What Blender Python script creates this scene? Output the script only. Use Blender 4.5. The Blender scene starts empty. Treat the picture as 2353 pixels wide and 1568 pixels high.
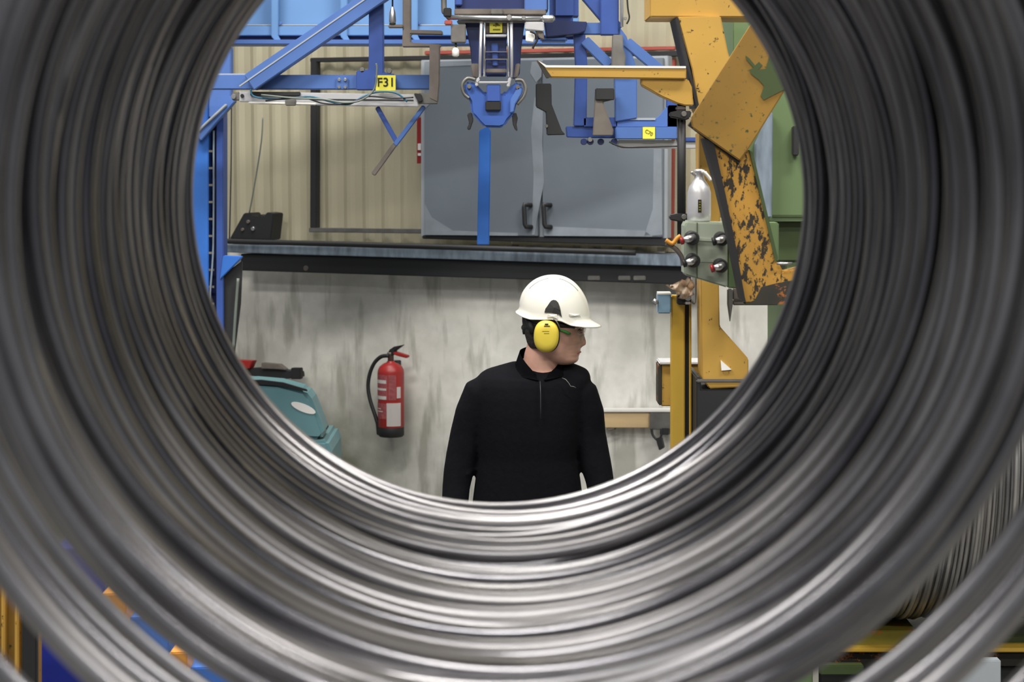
import bpy, bmesh, math, random
from mathutils import Vector, Matrix
random.seed(7)
R = math.radians
scene = bpy.context.scene
col = scene.collection
# ------------------------------------------------------------------ camera
F = 4575.0
CX, CY = 1176.5, 784.0
HZ = 340.0                        # image row of the horizon
H = 2.24
pitch = math.atan((CY - HZ) / F)
cd = bpy.data.cameras.new('camera')
cd.sensor_width = 36.0
cd.lens = 36.0 * F / 2353.0
cd.clip_start = 0.05
cam = bpy.data.objects.new('camera', cd)
cam.location = (0, 0, H)
cam.rotation_euler = (math.pi / 2 - pitch, 0, 0)
col.objects.link(cam)
scene.camera = cam
cd.dof.use_dof = True
cd.dof.focus_distance = 6.2
cd.dof.aperture_fstop = 70.0 / 10.5
# ------------------------------------------------------------------ light
w = bpy.data.worlds.new('hall_air')
scene.world = w
w.use_nodes = True
bg = w.node_tree.nodes['Background']
bg.inputs[0].default_value = (0.80, 0.84, 0.90, 1)
bg.inputs[1].default_value = 0.22

def area(loc, sx, sy, power, colr=(1, 0.965, 0.91), rot=(0, 0, 0)):
    l = bpy.data.lights.new('hall_fill_light', 'AREA')
    l.shape = 'RECTANGLE'
    l.size = sx
    l.size_y = sy
    l.energy = power
    l.color = colr
    o = bpy.data.objects.new('hall_fill_light', l)
    o.location = loc
    o.rotation_euler = rot
    col.objects.link(o)
for (x, y, p) in ((-2.2, 4.2, 370), (2.4, 4.2, 300), (-0.4, 7.0, 190), (-0.9, 9.1, 130), (-3.2, 1.0, 200), (3.2, 1.0, 200), (0, -2.6, 400)):  # unseen hall lamps; the one behind the girder is added to brighten the cladding
    area((x, y, 6.4), 2.6, 0.5, p)


scene.view_settings.view_transform = 'Standard'
scene.view_settings.look = 'None'
scene.view_settings.exposure = 0.0
scene.view_settings.gamma = 1.0
scene.view_settings.use_curve_mapping = False

# ------------------------------------------------------------------ helpers
C0 = Vector((0, 0, H))
FWD = Vector((0, math.cos(pitch), -math.sin(pitch)))
UP = Vector((0, math.sin(pitch), math.cos(pitch)))
RT = Vector((1, 0, 0))

class Plane:
    def __init__(s, o, n):
        s.o = Vector(o)
        s.n = Vector(n).normalized()
    def at(s, px, py, off=0.0):
        d = FWD + RT * ((px - CX) / F) + UP * ((CY - py) / F)
        t = ((s.o + s.n * off) - C0).dot(s.n) / d.dot(s.n)
        return C0 + d * t

def YP(y):
    return Plane((0, y, 0), (0, -1, 0))
SL = 0.42
WALL = Plane((0, 9.5, 0), (-SL, -1, 0))

def srgb(c):
    return tuple(((v / 255.0) / 12.92 if v / 255.0 <= 0.04045 else ((v / 255.0 + 0.055) / 1.055) ** 2.4) for v in c)

def mat(name, c, rough=0.5, metal=0.0, var=0.12, scale=8.0, bump=0.0, stretch=(1, 1, 1), chip=None, chip_scale=18.0,
        chip_at=0.62, chip2=None, coat=0.0, gain=1.08):
    m = bpy.data.materials.new(name)
    m.use_nodes = True
    nt = m.node_tree
    N, L = nt.nodes, nt.links
    b = N['Principled BSDF']
    c = tuple(min(0.9, v * gain) for v in srgb(c))
    tc = N.new('ShaderNodeTexCoord')
    mp = N.new('ShaderNodeMapping')
    mp.inputs['Scale'].default_value = stretch
    L.new(tc.outputs['Object'], mp.inputs[0])
    n1 = N.new('ShaderNodeTexNoise')
    n1.inputs['Scale'].default_value = scale
    n1.inputs['Detail'].default_value = 6
    L.new(mp.outputs[0], n1.inputs['Vector'])
    rp = N.new('ShaderNodeValToRGB')
    rp.color_ramp.elements[0].position = 0.3
    rp.color_ramp.elements[1].position = 0.7
    rp.color_ramp.elements[0].color = (*[v * (1 - var) for v in c], 1)
    rp.color_ramp.elements[1].color = (*[min(1, v * (1 + var)) for v in c], 1)
    L.new(n1.outputs['Fac'], rp.inputs[0])
    last = rp.outputs[0]
    if chip:
        n2 = N.new('ShaderNodeTexNoise')
        n2.inputs['Scale'].default_value = chip_scale
        n2.inputs['Detail'].default_value = 8
        n2.inputs['Roughness'].default_value = 0.72
        L.new(mp.outputs[0], n2.inputs['Vector'])
        r2 = N.new('ShaderNodeValToRGB')
        r2.color_ramp.elements[0].position = chip_at
        r2.color_ramp.elements[1].position = chip_at + 0.02
        L.new(n2.outputs['Fac'], r2.inputs[0])
        mx = N.new('ShaderNodeMix')
        mx.data_type = 'RGBA'
        L.new(r2.outputs[0], mx.inputs[0])
        L.new(last, mx.inputs[6])
        mx.inputs[7].default_value = (*srgb(chip), 1)
        last = mx.outputs[2]
    L.new(last, b.inputs['Base Color'])
    b.inputs['Roughness'].default_value = rough
    b.inputs['Metallic'].default_value = metal
    b.inputs['Coat Weight'].default_value = coat
    if bump:
        bp = N.new('ShaderNodeBump')
        bp.inputs['Strength'].default_value = bump
        bp.inputs['Distance'].default_value = 0.01
        L.new(n1.outputs['Fac'], bp.inputs['Height'])
        L.new(bp.outputs[0], b.inputs['Normal'])
    return m

M = {}
M['blue'] = mat('blue_paint', (68, 100, 160), 0.45, var=0.08)
M['bluelight'] = mat('light_blue_paint', (98, 140, 190), 0.5, var=0.05, scale=3, gain=.9)
M['bluedeep'] = mat('deep_blue_paint', (46, 74, 142), 0.45)
M['shellblue'] = mat('gripper_blue_paint', (52, 86, 158), 0.4, gain=.95)
M['bluenavy'] = mat('navy_blue_paint', (24, 38, 84), 0.45)
M['bluestrong'] = mat('strong_blue_paint', (42, 98, 178), 0.45)
M['royal'] = mat('royal_blue_paint', (22, 40, 140), 0.5)
M['cream'] = mat('cream_cladding', (216, 209, 182), 0.5, var=0.08, scale=1.3, stretch=(1, 1, .5), gain=1.0)
M['black'] = mat('black_paint', (34, 34, 36), 0.55)
M['rubber'] = mat('black_rubber', (20, 20, 22), 0.6)
M['beamdark'] = mat('dark_oily_steel', (28, 29, 31), 0.55, scale=4)
M['deck'] = mat('galvanised_steel', (110, 122, 134), 0.5, 0.1, var=0.35, scale=22, stretch=(1.5, 1.5, 0.4))
M['grey'] = mat('grey_door_paint', (116, 125, 134), 0.5, var=0.10, scale=2.2, gain=.88)
M['greylight'] = mat('light_grey_primer', (150, 156, 162), 0.6, var=0.10, scale=6, gain=1.05)
M['primer'] = mat('worn_primer', (134, 142, 150), 0.6, var=0.12, scale=12, gain=.95)
M['red'] = mat('red_paint', (150, 36, 34), 0.4, gain=.9)
M['reddull'] = mat('dull_red_paint', (150, 72, 62), 0.6)
M['yellow'] = mat('worn_yellow_paint', (190, 150, 68), 0.5, var=0.12, scale=5, chip=(45, 38, 20), chip_scale=40, chip_at=0.615, gain=.92)
M['yelplate'] = mat('chipped_yellow_over_green', (150, 114, 42), 0.5, var=0.16, scale=6, chip=(58, 66, 34), chip_scale=58, chip_at=0.6, gain=.85)
M['yelrust'] = mat('rust_scarred_yellow', (180, 134, 50), 0.6, var=0.2, scale=7, chip=(42, 34, 22), chip_scale=58, chip_at=0.515, stretch=(1, 1, 0.5), gain=.95)
M['yelclean'] = mat('clean_yellow_paint', (196, 160, 60), 0.4, var=0.05, gain=.95)
M['yelsign'] = mat('yellow_sign', (222, 214, 75), 0.5, var=0.03)
M['green'] = mat('green_machine_paint', (98, 120, 80), 0.5, var=0.07, scale=3, gain=.9)
M['greenbox'] = mat('grey_green_enamel', (132, 140, 126), 0.4, var=0.08, gain=1.3)
M['greendark'] = mat('dark_green_paint', (60, 74, 40), 0.5)
M['steel'] = mat('bright_steel', (190, 190, 190), 0.3, 0.9, var=0.15, scale=20, gain=1.0)
M['alu'] = mat('brushed_aluminium', (205, 205, 208), 0.38, 0.55, var=0.08, scale=14, gain=1.0)
M['steelmid'] = mat('dull_steel', (120, 118, 114), 0.45, 0.6, var=0.25, scale=14, gain=1.0)
M['brownsteel'] = mat('brown_worn_steel', (105, 98, 92), 0.55, 0.3, var=0.3, scale=10, gain=1.0)
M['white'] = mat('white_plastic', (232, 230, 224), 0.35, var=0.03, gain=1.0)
M['hoseblue'] = mat('teal_air_hose', (40, 96, 120), 0.4)
M['hosegrey'] = mat('grey_hose', (96, 104, 98), 0.5)
M['teal'] = mat('teal_plastic', (96, 136, 142), 0.45, var=0.06, gain=.95)
M['wood'] = mat('pale_wood', (190, 165, 125), 0.6, var=0.10, stretch=(.2, 1, 3))
M['cloth'] = mat('brown_rag_cloth', (205, 188, 170), 0.9, var=0.12, scale=30)
M['ltblue'] = mat('pale_blue_box', (120, 150, 172), 0.4)
M['skin'] = mat('skin', (192, 148, 130), 0.5, var=0.08, scale=30, gain=1.0)
M['eyewhite'] = mat('eye_white', (190, 180, 172), 0.3, gain=1.0)
M['lip'] = mat('lip', (160, 84, 74), 0.5, gain=1.0)
M['hair'] = mat('dark_hair', (38, 30, 26), 0.7, scale=90, var=.4, bump=.5)
M['knit'] = mat('black_fleece', (10, 10, 15), 0.95, var=0.15, scale=60, bump=0.15, gain=1.0)
M['knit'].node_tree.nodes['Principled BSDF'].inputs['Specular IOR Level'].default_value = 0.12
M['trouser'] = mat('dark_work_cloth', (26, 28, 34), 0.9)
M['helmet'] = mat('white_helmet_plastic', (216, 214, 204), 0.22, var=0.015, gain=.92)
M['muff'] = mat('yellow_ear_cup', (216, 194, 70), 0.4, var=0.03, gain=.9)
M['greenclip'] = mat('green_plastic', (50, 120, 50), 0.4)
M['ink'] = mat('black_ink', (22, 22, 18), 0.7, gain=1.0)
M['inkolive'] = mat('olive_ink', (120, 118, 30), 0.7, gain=1.0)
M['pink'] = mat('faded_red_label', (176, 96, 100), 0.5, var=.25, scale=60)
M['labelwhite'] = mat('label_paper', (228, 226, 222), 0.5, var=.02, gain=1.0)
M['orange'] = mat('orange_paint', (190, 130, 40), 0.5)
M['mossy'] = mat('yellow_over_olive', (128, 118, 36), 0.6, var=.2, chip=(170, 96, 24), chip_scale=14, chip_at=.58)
M['rustdark'] = mat('rusty_dark_steel', (44, 42, 34), 0.7, chip=(150, 88, 34), chip_scale=16, chip_at=.56)
M['floor'] = mat('concrete_floor', (96, 95, 90), 0.6, var=.2, scale=1.5)

def wire_mat(name, base, rough):
    m = bpy.data.materials.new(name)
    m.use_nodes = True
    nt = m.node_tree
    N, L = nt.nodes, nt.links
    b = N['Principled BSDF']
    tc = N.new('ShaderNodeTexCoord')
    n = N.new('ShaderNodeTexNoise')
    n.inputs['Scale'].default_value = 5
    n.inputs['Detail'].default_value = 5
    L.new(tc.outputs['Object'], n.inputs['Vector'])
    oi = N.new('ShaderNodeObjectInfo')
    ad = N.new('ShaderNodeMath')
    ad.operation = 'ADD'
    ml = N.new('ShaderNodeMath')
    ml.operation = 'MULTIPLY'
    ml.inputs[1].default_value = 0.45
    L.new(oi.outputs['Random'], ml.inputs[0])
    L.new(n.outputs['Fac'], ad.inputs[0])
    L.new(ml.outputs[0], ad.inputs[1])
    rp = N.new('ShaderNodeValToRGB')
    rp.color_ramp.elements[0].position = 0.4
    rp.color_ramp.elements[1].position = 1.0
    rp.color_ramp.elements[0].color = (base[0] * .5, base[1] * .5, base[2] * .54, 1)
    rp.color_ramp.elements[1].color = (base[0] * 1.6, base[1] * 1.56, base[2] * 1.5, 1)
    L.new(ad.outputs[0], rp.inputs[0])
    L.new(rp.outputs[0], b.inputs['Base Color'])
    b.inputs['Metallic'].default_value = 0.85
    mr = N.new('ShaderNodeMapRange')
    mr.inputs['To Min'].default_value = rough - .07
    mr.inputs['To Max'].default_value = rough + .12
    L.new(oi.outputs['Random'], mr.inputs['Value'])
    L.new(mr.outputs[0], b.inputs['Roughness'])
    return m
M['wire'] = wire_mat('drawn_steel_rod', (0.27, 0.27, 0.288), 0.28)
M['wire2'] = wire_mat('dull_steel_rod', (0.34, 0.34, 0.34), 0.4)

def tag(o, label=None, cat=None, group=None, kind=None):
    if label: o['label'] = label
    if cat: o['category'] = cat
    if group: o['group'] = group
    if kind: o['kind'] = kind
    return o

def empty(name, loc=(0, 0, 0), label=None, cat=None, group=None):
    o = bpy.data.objects.new(name, None)
    o.location = loc
    o.empty_display_size = 0.05
    col.objects.link(o)
    return tag(o, label, cat, group)

def link(name, bm, m, parent=None, smooth=False, bevel=0.0, label=None):
    bmesh.ops.recalc_face_normals(bm, faces=bm.faces)
    if bevel:
        bmesh.ops.bevel(bm, geom=[e for e in bm.edges if len(e.link_faces) == 2 and e.calc_face_angle(0) > 0.5], offset=bevel,
                        segments=2, affect='EDGES', clamp_overlap=True)
    me = bpy.data.meshes.new(name)
    bm.to_mesh(me)
    bm.free()
    if smooth:
        for p in me.polygons: p.use_smooth = True
    me.materials.append(M[m] if isinstance(m, str) else m)
    o = bpy.data.objects.new(name, me)
    col.objects.link(o)
    if parent:
        o.parent = parent
        o.matrix_parent_inverse = world_of(parent).inverted()
    if label: o['label'] = label
    return o

def world_of(o):
    mtx = Matrix.LocRotScale(o.location, o.rotation_euler, o.scale)
    if o.parent:
        return world_of(o.parent) @ o.matrix_parent_inverse @ mtx
    return mtx

def prism_bm(poly, pl, thick, off=0.0, bm=None):
    bm = bm or bmesh.new()
    f = [pl.at(x, y, off) for x, y in poly]
    a = [bm.verts.new(p) for p in f]
    b = [bm.verts.new(p - pl.n * thick) for p in f]
    n = len(a)
    bm.faces.new(a)
    bm.faces.new(list(reversed(b)))
    for i in range(n):
        j = (i + 1) % n
        bm.faces.new((a[j], a[i], b[i], b[j]))
    return bm

def prism(name, poly, pl, thick, m, parent=None, off=0.0, bevel=0.003, label=None):
    return link(name, prism_bm(poly, pl, thick, off), m, parent, False, bevel, label)

def rect(x0, y0, x1, y1):
    return [(x0, y0), (x1, y0), (x1, y1), (x0, y1)]

def box(name, x0, y0, x1, y1, pl, thick, m, parent=None, off=0.0, bevel=0.003, label=None):
    return prism(name, rect(x0, y0, x1, y1), pl, thick, m, parent, off, bevel, label)

def bar(name, a, b, wpx, pl, thick, m, parent=None, off=0.0, bevel=0.003, label=None):
    """a straight flat bar between two image points, wpx wide"""
    dx, dy = b[0] - a[0], b[1] - a[1]
    l = math.hypot(dx, dy)
    nx, ny = -dy / l * wpx / 2, dx / l * wpx / 2
    return prism(name, [(a[0] + nx, a[1] + ny), (b[0] + nx, b[1] + ny), (b[0] - nx, b[1] - ny), (a[0] - nx, a[1] - ny)],
                 pl, thick, m, parent, off, bevel, label)

def sweep_bm(pts, rad, seg=10, closed=False, bm=None):
    bm = bm or bmesh.new()
    pts = [Vector(p) for p in pts]
    n = len(pts)
    rr = rad if isinstance(rad, (list, tuple)) else [rad] * n
    rings = []
    up = None
    for i, p in enumerate(pts):
        if closed:
            t = (pts[(i + 1) % n] - pts[i - 1])
        else:
            t = pts[min(i + 1, n - 1)] - pts[max(i - 1, 0)]
        t.normalize()
        if up is None:
            up = Vector((0, 1, 0)) if abs(t.y) < 0.9 else Vector((0, 0, 1))
        s = t.cross(up)
        s.normalize()
        up = s.cross(t)
        up.normalize()
        rings.append([bm.verts.new(p + (s * math.cos(2 * math.pi * k / seg) + up * math.sin(2 * math.pi * k / seg)) * rr[i])
                      for k in range(seg)])
    m = n if closed else n - 1
    for i in range(m):
        a, b = rings[i], rings[(i + 1) % n]
        for k in range(seg):
            bm.faces.new((a[k], a[(k + 1) % seg], b[(k + 1) % seg], b[k]))
    if not closed:
        bm.faces.new(list(reversed(rings[0])))
        bm.faces.new(rings[-1])
    return bm

def smoothpts(pts, n=6):
    pts = [Vector(p) for p in pts]
    out = []
    for i in range(len(pts) - 1):
        p0, p1, p2, p3 = pts[max(i - 1, 0)], pts[i], pts[i + 1], pts[min(i + 2, len(pts) - 1)]
        for k in range(n):
            t = k / n
            out.append(0.5 * ((2 * p1) + (p2 - p0) * t + (2 * p0 - 5 * p1 + 4 * p2 - p3) * t * t + (3 * p1 - p0 - 3 * p2 + p3) * t ** 3))
    out.append(pts[-1])
    return out

def tube(name, pxs, pl, r, m, parent=None, off=0.0, seg=10, smooth=True, label=None, cat=None):
    pts = [pl.at(p[0], p[1], off + (p[2] if len(p) > 2 else 0)) for p in pxs]
    if len(pts) > 2 and smooth: pts = smoothpts(pts)
    o = link(name, sweep_bm(pts, r, seg), m, parent, True, 0, label)
    if cat: o['category'] = cat
    return o

def lathe_bm(prof, c, seg=28, axis='Z', bm=None):
    bm = bm or bmesh.new()
    c = Vector(c)
    rings = []
    for r, z in prof:
        ring = []
        for k in range(seg):
            a = 2 * math.pi * k / seg
            if axis == 'Z': v = Vector((r * math.cos(a), r * math.sin(a), z))
            elif axis == 'Y': v = Vector((r * math.cos(a), z, r * math.sin(a)))
            else: v = Vector((z, r * math.cos(a), r * math.sin(a)))
            ring.append(bm.verts.new(c + v))
        rings.append(ring)
    for a, b in zip(rings, rings[1:]):
        for k in range(seg):
            bm.faces.new((a[k], a[(k + 1) % seg], b[(k + 1) % seg], b[k]))
    bm.faces.new(list(reversed(rings[0])))
    bm.faces.new(rings[-1])
    return bm

def disc(name, px, py, pl, r, thick, m, parent=None, off=0.0, seg=20, label=None):
    """short round boss facing the camera"""
    c = pl.at(px, py, off)
    bm = bmesh.new()
    n = -pl.n
    t = Vector((n.y, -n.x, 0)).normalized()
    u = Vector((0, 0, 1))
    rings = []
    for rr, d in ((r * .85, 0), (r, thick * .2), (r, thick)):
        rings.append([bm.verts.new(c + n * d + (t * math.cos(2 * math.pi * k / seg) + u * math.sin(2 * math.pi * k / seg)) * rr) for k in range(seg)])
    for a, b in zip(rings, rings[1:]):
        for k in range(seg):
            bm.faces.new((a[k], a[(k + 1) % seg], b[(k + 1) % seg], b[k]))
    bm.faces.new(rings[0])
    bm.faces.new(rings[-1])
    return link(name, bm, m, parent, False, 0, label)

def text(body, px, py, pl, size, m, parent, off=0.002, roll=0.0):
    cu = bpy.data.curves.new('lettering', 'FONT')
    cu.body = body
    cu.size = size
    cu.extrude = 0.0006
    cu.offset = size * 0.012
    cu.align_x = 'CENTER'
    cu.align_y = 'CENTER'
    cu.materials.append(M[m])
    t_ = bpy.data.objects.new('lettering_curve', cu)
    col.objects.link(t_)
    me = bpy.data.meshes.new_from_object(t_.evaluated_get(bpy.context.evaluated_depsgraph_get()))
    bpy.data.objects.remove(t_)
    me.name = 'lettering'
    o = bpy.data.objects.new('lettering', me)
    col.objects.link(o)
    yaw = math.atan2(pl.n.x, -pl.n.y)
    o.matrix_world = Matrix.Translation(pl.at(px, py, off)) @ Matrix.Rotation(yaw, 4, 'Z') @ Matrix.Rotation(math.pi / 2, 4, 'X') @ Matrix.Rotation(roll, 4, 'Z')
    o.parent = parent
    o.matrix_parent_inverse = world_of(parent).inverted()
    return o

# ------------------------------------------------------------------ setting
def quad(name, pts, thick_dir, m, parent=None):
    bm = bmesh.new()
    a = [bm.verts.new(Vector(p)) for p in pts]
    b = [bm.verts.new(Vector(p) + Vector(thick_dir)) for p in pts]
    bm.faces.new(a)
    bm.faces.new(list(reversed(b)))
    for i in range(4):
        j = (i + 1) % 4
        bm.faces.new((a[j], a[i], b[i], b[j]))
    return link(name, bm, m, parent)

fl = quad('floor', [(-9, -6, 0), (9, -6, 0), (9, 14, 0), (-9, 14, 0)], (0, 0, -0.1), 'floor')
fl['kind'] = 'structure'

def concrete():
    m = bpy.data.materials.new('stained_concrete')
    m.use_nodes = True
    nt = m.node_tree
    N, L = nt.nodes, nt.links
    b = N['Principled BSDF']
    tc = N.new('ShaderNodeTexCoord')
    def noise(scale, st, det=7):
        mp = N.new('ShaderNodeMapping')
        mp.inputs['Scale'].default_value = st
        n = N.new('ShaderNodeTexNoise')
        n.inputs['Scale'].default_value = scale
        n.inputs['Detail'].default_value = det
        L.new(tc.outputs['Object'], mp.inputs[0])
        L.new(mp.outputs[0], n.inputs['Vector'])
        return n
    def ramp(n, p0, p1, c0, c1):
        r = N.new('ShaderNodeValToRGB')
        r.color_ramp.elements[0].position = p0
        r.color_ramp.elements[1].position = p1
        r.color_ramp.elements[0].color = (*c0, 1)
        r.color_ramp.elements[1].color = (*c1, 1)
        L.new(n.outputs['Fac'], r.inputs[0])
        return r
    base = ramp(noise(2.0, (1, 1, .8)), .35, .62, srgb((208, 206, 198)), srgb((230, 228, 222)))
    st1 = ramp(noise(1.7, (1.0, 1.0, 0.7)), .50, .64, (0, 0, 0), (.36, .36, .36))
    st2 = ramp(noise(5.0, (2.6, 2.6, 0.45)), .52, .64, (0, 0, 0), (.5, .5, .5))
    st3 = ramp(noise(16.0, (1, 1, 1)), .4, .65, (0, 0, 0), (.18, .18, .18))
    # broad damp zone low on the left side of the wall
    sx = N.new('ShaderNodeSeparateXYZ')
    L.new(tc.outputs['Object'], sx.inputs[0])
    mr = N.new('ShaderNodeMapRange')
    mr.inputs['From Min'].default_value = 1.6
    mr.inputs['From Max'].default_value = 0.7
    L.new(sx.outputs['Z'], mr.inputs['Value'])
    mr2 = N.new('ShaderNodeMapRange')
    mr2.inputs['From Min'].default_value = 0.1
    mr2.inputs['From Max'].default_value = -0.8
    L.new(sx.outputs['X'], mr2.inputs['Value'])
    mm = N.new('ShaderNodeMath')
    mm.operation = 'MULTIPLY'
    L.new(mr.outputs[0], mm.inputs[0])
    L.new(mr2.outputs[0], mm.inputs[1])
    n4 = noise(3.0, (1, 1, 1))
    m5 = N.new('ShaderNodeMath')
    m5.operation = 'MULTIPLY'
    L.new(mm.outputs[0], m5.inputs[0])
    m6 = N.new('ShaderNodeMath')
    m6.operation = 'MULTIPLY'
    m6.inputs[1].default_value = 1.7
    L.new(n4.outputs['Fac'], m6.inputs[0])
    L.new(m6.outputs[0], m5.inputs[1])
    m5.use_clamp = True
    last = base.outputs[0]
    for src, cc in ((st1.outputs[0], (126, 126, 112)), (st2.outputs[0], (112, 112, 98)), (st3.outputs[0], (150, 150, 140)), (m5.outputs[0], (92, 94, 80))):
        mx = N.new('ShaderNodeMix')
        mx.data_type = 'RGBA'
        L.new(src, mx.inputs[0])
        L.new(last, mx.inputs[6])
        mx.inputs[7].default_value = (*srgb(cc), 1)
        last = mx.outputs[2]
    L.new(last, b.inputs['Base Color'])
    b.inputs['Roughness'].default_value = .8
    bp = N.new('ShaderNodeBump')
    bp.inputs['Strength'].default_value = .25
    bp.inputs['Distance'].default_value = .01
    L.new(n4.outputs['Fac'], bp.inputs['Height'])
    L.new(bp.outputs[0], b.inputs['Normal'])
    return m
M['concrete'] = concrete()

tdir = Vector((1, -SL, 0)).normalized()
def wp(s, z, off=0.0):          # point on the back wall: s metres along it
    return Vector((0, 9.5, z)) + tdir * s + WALL.n * off
ztop = WALL.at(1100, 560).z      # top of the concrete part
wb = quad('wall_back', [wp(-7, 0), wp(7, 0), wp(7, ztop), wp(-7, ztop)], -WALL.n * 0.3, 'concrete')
wb['kind'] = 'structure'
# trapezoidal cladding in separate sheets
pitch_r = 0.104
for s in range(-6, 6):
    bm = bmesh.new()
    x0 = s * pitch_r * 8
    prof = []
    for k in range(8):
        b0 = x0 + k * pitch_r
        prof += [(b0, 0.0), (b0 + .036, 0.0), (b0 + .060, 0.012), (b0 + .078, 0.012)]
    prof.append((x0 + 8 * pitch_r, 0.0))
    lo = [bm.verts.new(wp(a, ztop - .02, d + 0.004 * (s % 2))) for a, d in prof]
    hi = [bm.verts.new(wp(a, 6.5, d + 0.004 * (s % 2))) for a, d in prof]
    for i in range(len(prof) - 1):
        bm.faces.new((lo[i], lo[i + 1], hi[i + 1], hi[i]))
    bmesh.ops.solidify(bm, geom=bm.faces[:], thickness=0.002)
    link('cladding_sheet', bm, 'cream', wb)

# ------------------------------------------------------------------ near coil of rod
coil = empty('wire_coil', (0, 2.2, H - .05), 'large coil of dark steel rod in front, its loops framing the worker', 'coil')
YF, YN = 2.80, 1.68
def centre(y):
    t = (2.8 - y) / 1.4
    px, py = 1145 + 44 * t, 464 + 26 * t
    return YP(y).at(px, py)
def loop(y, rad, rr=0.008, tilt=(0, 0), ell=(0, 0, 0, 0), cshift=(0, 0), parent=coil, m='wire', seg=150):
    c = centre(y) + Vector((cshift[0], 0, cshift[1]))
    pts = []
    for k in range(seg):
        a = 2 * math.pi * k / seg
        q = rad + ell[0] * math.cos(2 * a + ell[1]) + ell[2] * math.cos(3 * a + ell[3])
        x, z = q * math.cos(a), q * math.sin(a)
        pts.append(c + Vector((x, x * tilt[0] + z * tilt[1] + ell[2] * math.cos(3 * a + ell[1]), z)))
    return link('wire_loop', sweep_bm(pts, rr, 10, True), m, parent, True)
rnd = random.Random(11)
for layer, (rad, jit, step) in enumerate(((0.4415, 0.0075, 0.038), (0.458, 0.006, 0.030), (0.473, 0.005, 0.022), (0.482, 0.003, 0.022))):
    y = YN + 0.012 * layer + (.16 if layer == 3 else 0)
    while y < YF:
        f_ = (y - YN) / (YF - YN)
        r_ = rad + rnd.uniform(-jit, jit) + .003 * f_
        if layer == 0: r_ += .004 * math.sin(y * 11.0 + 1.0)
        st_ = step * rnd.uniform(.65, 1.35)
        loop(y + rnd.uniform(-.003, .003), r_, 0.0100 if layer < 2 else .0095, (rnd.gauss(0, .022), rnd.gauss(0, .028)),
             (rnd.gauss(0, .003), rnd.uniform(0, 6.28), rnd.gauss(0, .0022), rnd.uniform(0, 6.28)),
             (rnd.gauss(0, .0035), rnd.gauss(0, .003)))
        y += st_
# the far edge of the opening is a clean pair of loops
loop(2.81, .4395, .0095, (.004, .0))
loop(2.83, .442, .0095, (-.004, .004))
# looser loops at the end nearest the camera
for (y, rpx, sx, sz, t1, t2) in ((1.60, 1362, .011, 0, .01, .0), (1.565, 1396, 0.013, -.002, .0, .02), (1.545, 1428, 0.010, .003, -.01, .01), (1.53, 1446, .008, 0, .02, -.01),
                          (1.515, 1466, .008, -.004, -.012, .012), (1.50, 1482, .006, .002, .01, .0), (1.43, 1620, .0, .0, .0, .01)):
    loop(y, rpx * y / F, 0.0098, (t1, t2), (.002, y * 40, .0015, y * 70), (sx, sz))
# yellow C-hook arm the coil hangs on (inside its top)
hook = empty('coil_hook', (0, 2.2, H + .35), 'yellow lifting hook arm running through the top of the near coil', 'hook')
ct = centre(2.2)
def wbox(name, lo, hi, m, parent, bevel=0.004, label=None):
    bm = bmesh.new()
    bmesh.ops.create_cube(bm, size=1)
    lo, hi = Vector(lo), Vector(hi)
    for v in bm.verts:
        v.co = Vector([lo[i] + (v.co[i] + .5) * (hi[i] - lo[i]) for i in range(3)])
    return link(name, bm, m, parent, False, bevel, label)
wbox('arm', (ct.x - .06, 1.62, ct.z + .325), (ct.x + .06, 3.05, ct.z + .410), 'yelclean', hook)
wbox('riser', (ct.x - .06, 2.93, ct.z + .411), (ct.x + .06, 3.05, ct.z + 1.7), 'yelclean', hook)
wbox('top_beam', (ct.x - .06, 1.9, ct.z + 1.6), (ct.x + .06, 2.925, ct.z + 1.7), 'yelclean', hook)

# ------------------------------------------------------------------ second coil, right, lying across
c2 = empty('wire_coil', (1.6, 6.75, 1.3), 'far coil of steel rod lying crosswise on a yellow stand, lower right', 'coil')
zb = YP(6.24).at(2100, 1449).z + .009
R2 = 0.56
cc2 = Vector((0, 6.46, zb + R2))
k = 0
x = 1.06
base_pts = []
for a in range(96):
    t = 2 * math.pi * a / 96
    base_pts.append(Vector((0, R2 * math.cos(t), R2 * math.sin(t))))
bm = sweep_bm(base_pts, 0.0068, 8, True)
lp = link('wire_loop', bm, 'wire2', c2, True)
ref = lp
xs = []
while x < 2.3:
    xs.append(x)
    x += 0.0150 * rnd.uniform(.93, 1.07)
for i, x in enumerate(xs):
    o = ref if i == 0 else ref.copy()
    if i: col.objects.link(o)
    o.parent = c2
    o.matrix_parent_inverse = world_of(c2).inverted()
    o.location = (x, cc2.y, cc2.z)
    o.rotation_euler = (rnd.uniform(0, 6.28), rnd.gauss(0, .004), rnd.gauss(0, .006) - .02)
    s = 1 + rnd.gauss(0, .006)
    o.scale = (1, s, s)
# inner layer to close the gaps
lp2 = link('inner_layer', lathe_bm([(R2 - .03, 1.02), (R2 - .012, 1.03), (R2 - .012, 2.32), (R2 - .03, 2.33)], (0, cc2.y, cc2.z), 64, 'X'), 'wire2', c2, True)
st = empty('coil_stand', (1.6, 6.4, 0), 'yellow and rust steel stand under the far coil, lower right', 'stand')
box('top_block', 1960, 1450, 2108, 1489, YP(6.24), .5, 'mossy', st)
box('rail', 1930, 1490, 2600, 1500, YP(6.2), .6, 'yelclean', st)
box('rusty_beam', 1900, 1501, 2600, 1532, YP(6.26), .5, 'rustdark', st)
box('dark_cradle', 2112, 1462, 2600, 1489, YP(6.27), .5, 'greendark', st)
box('dark_skirt', 1885, 1534, 2700, 1790, YP(6.3), .04, 'beamdark', st)
box('leg', 1950, 1533, 2100, 1795, YP(6.32), .4, 'beamdark', st)
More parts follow.
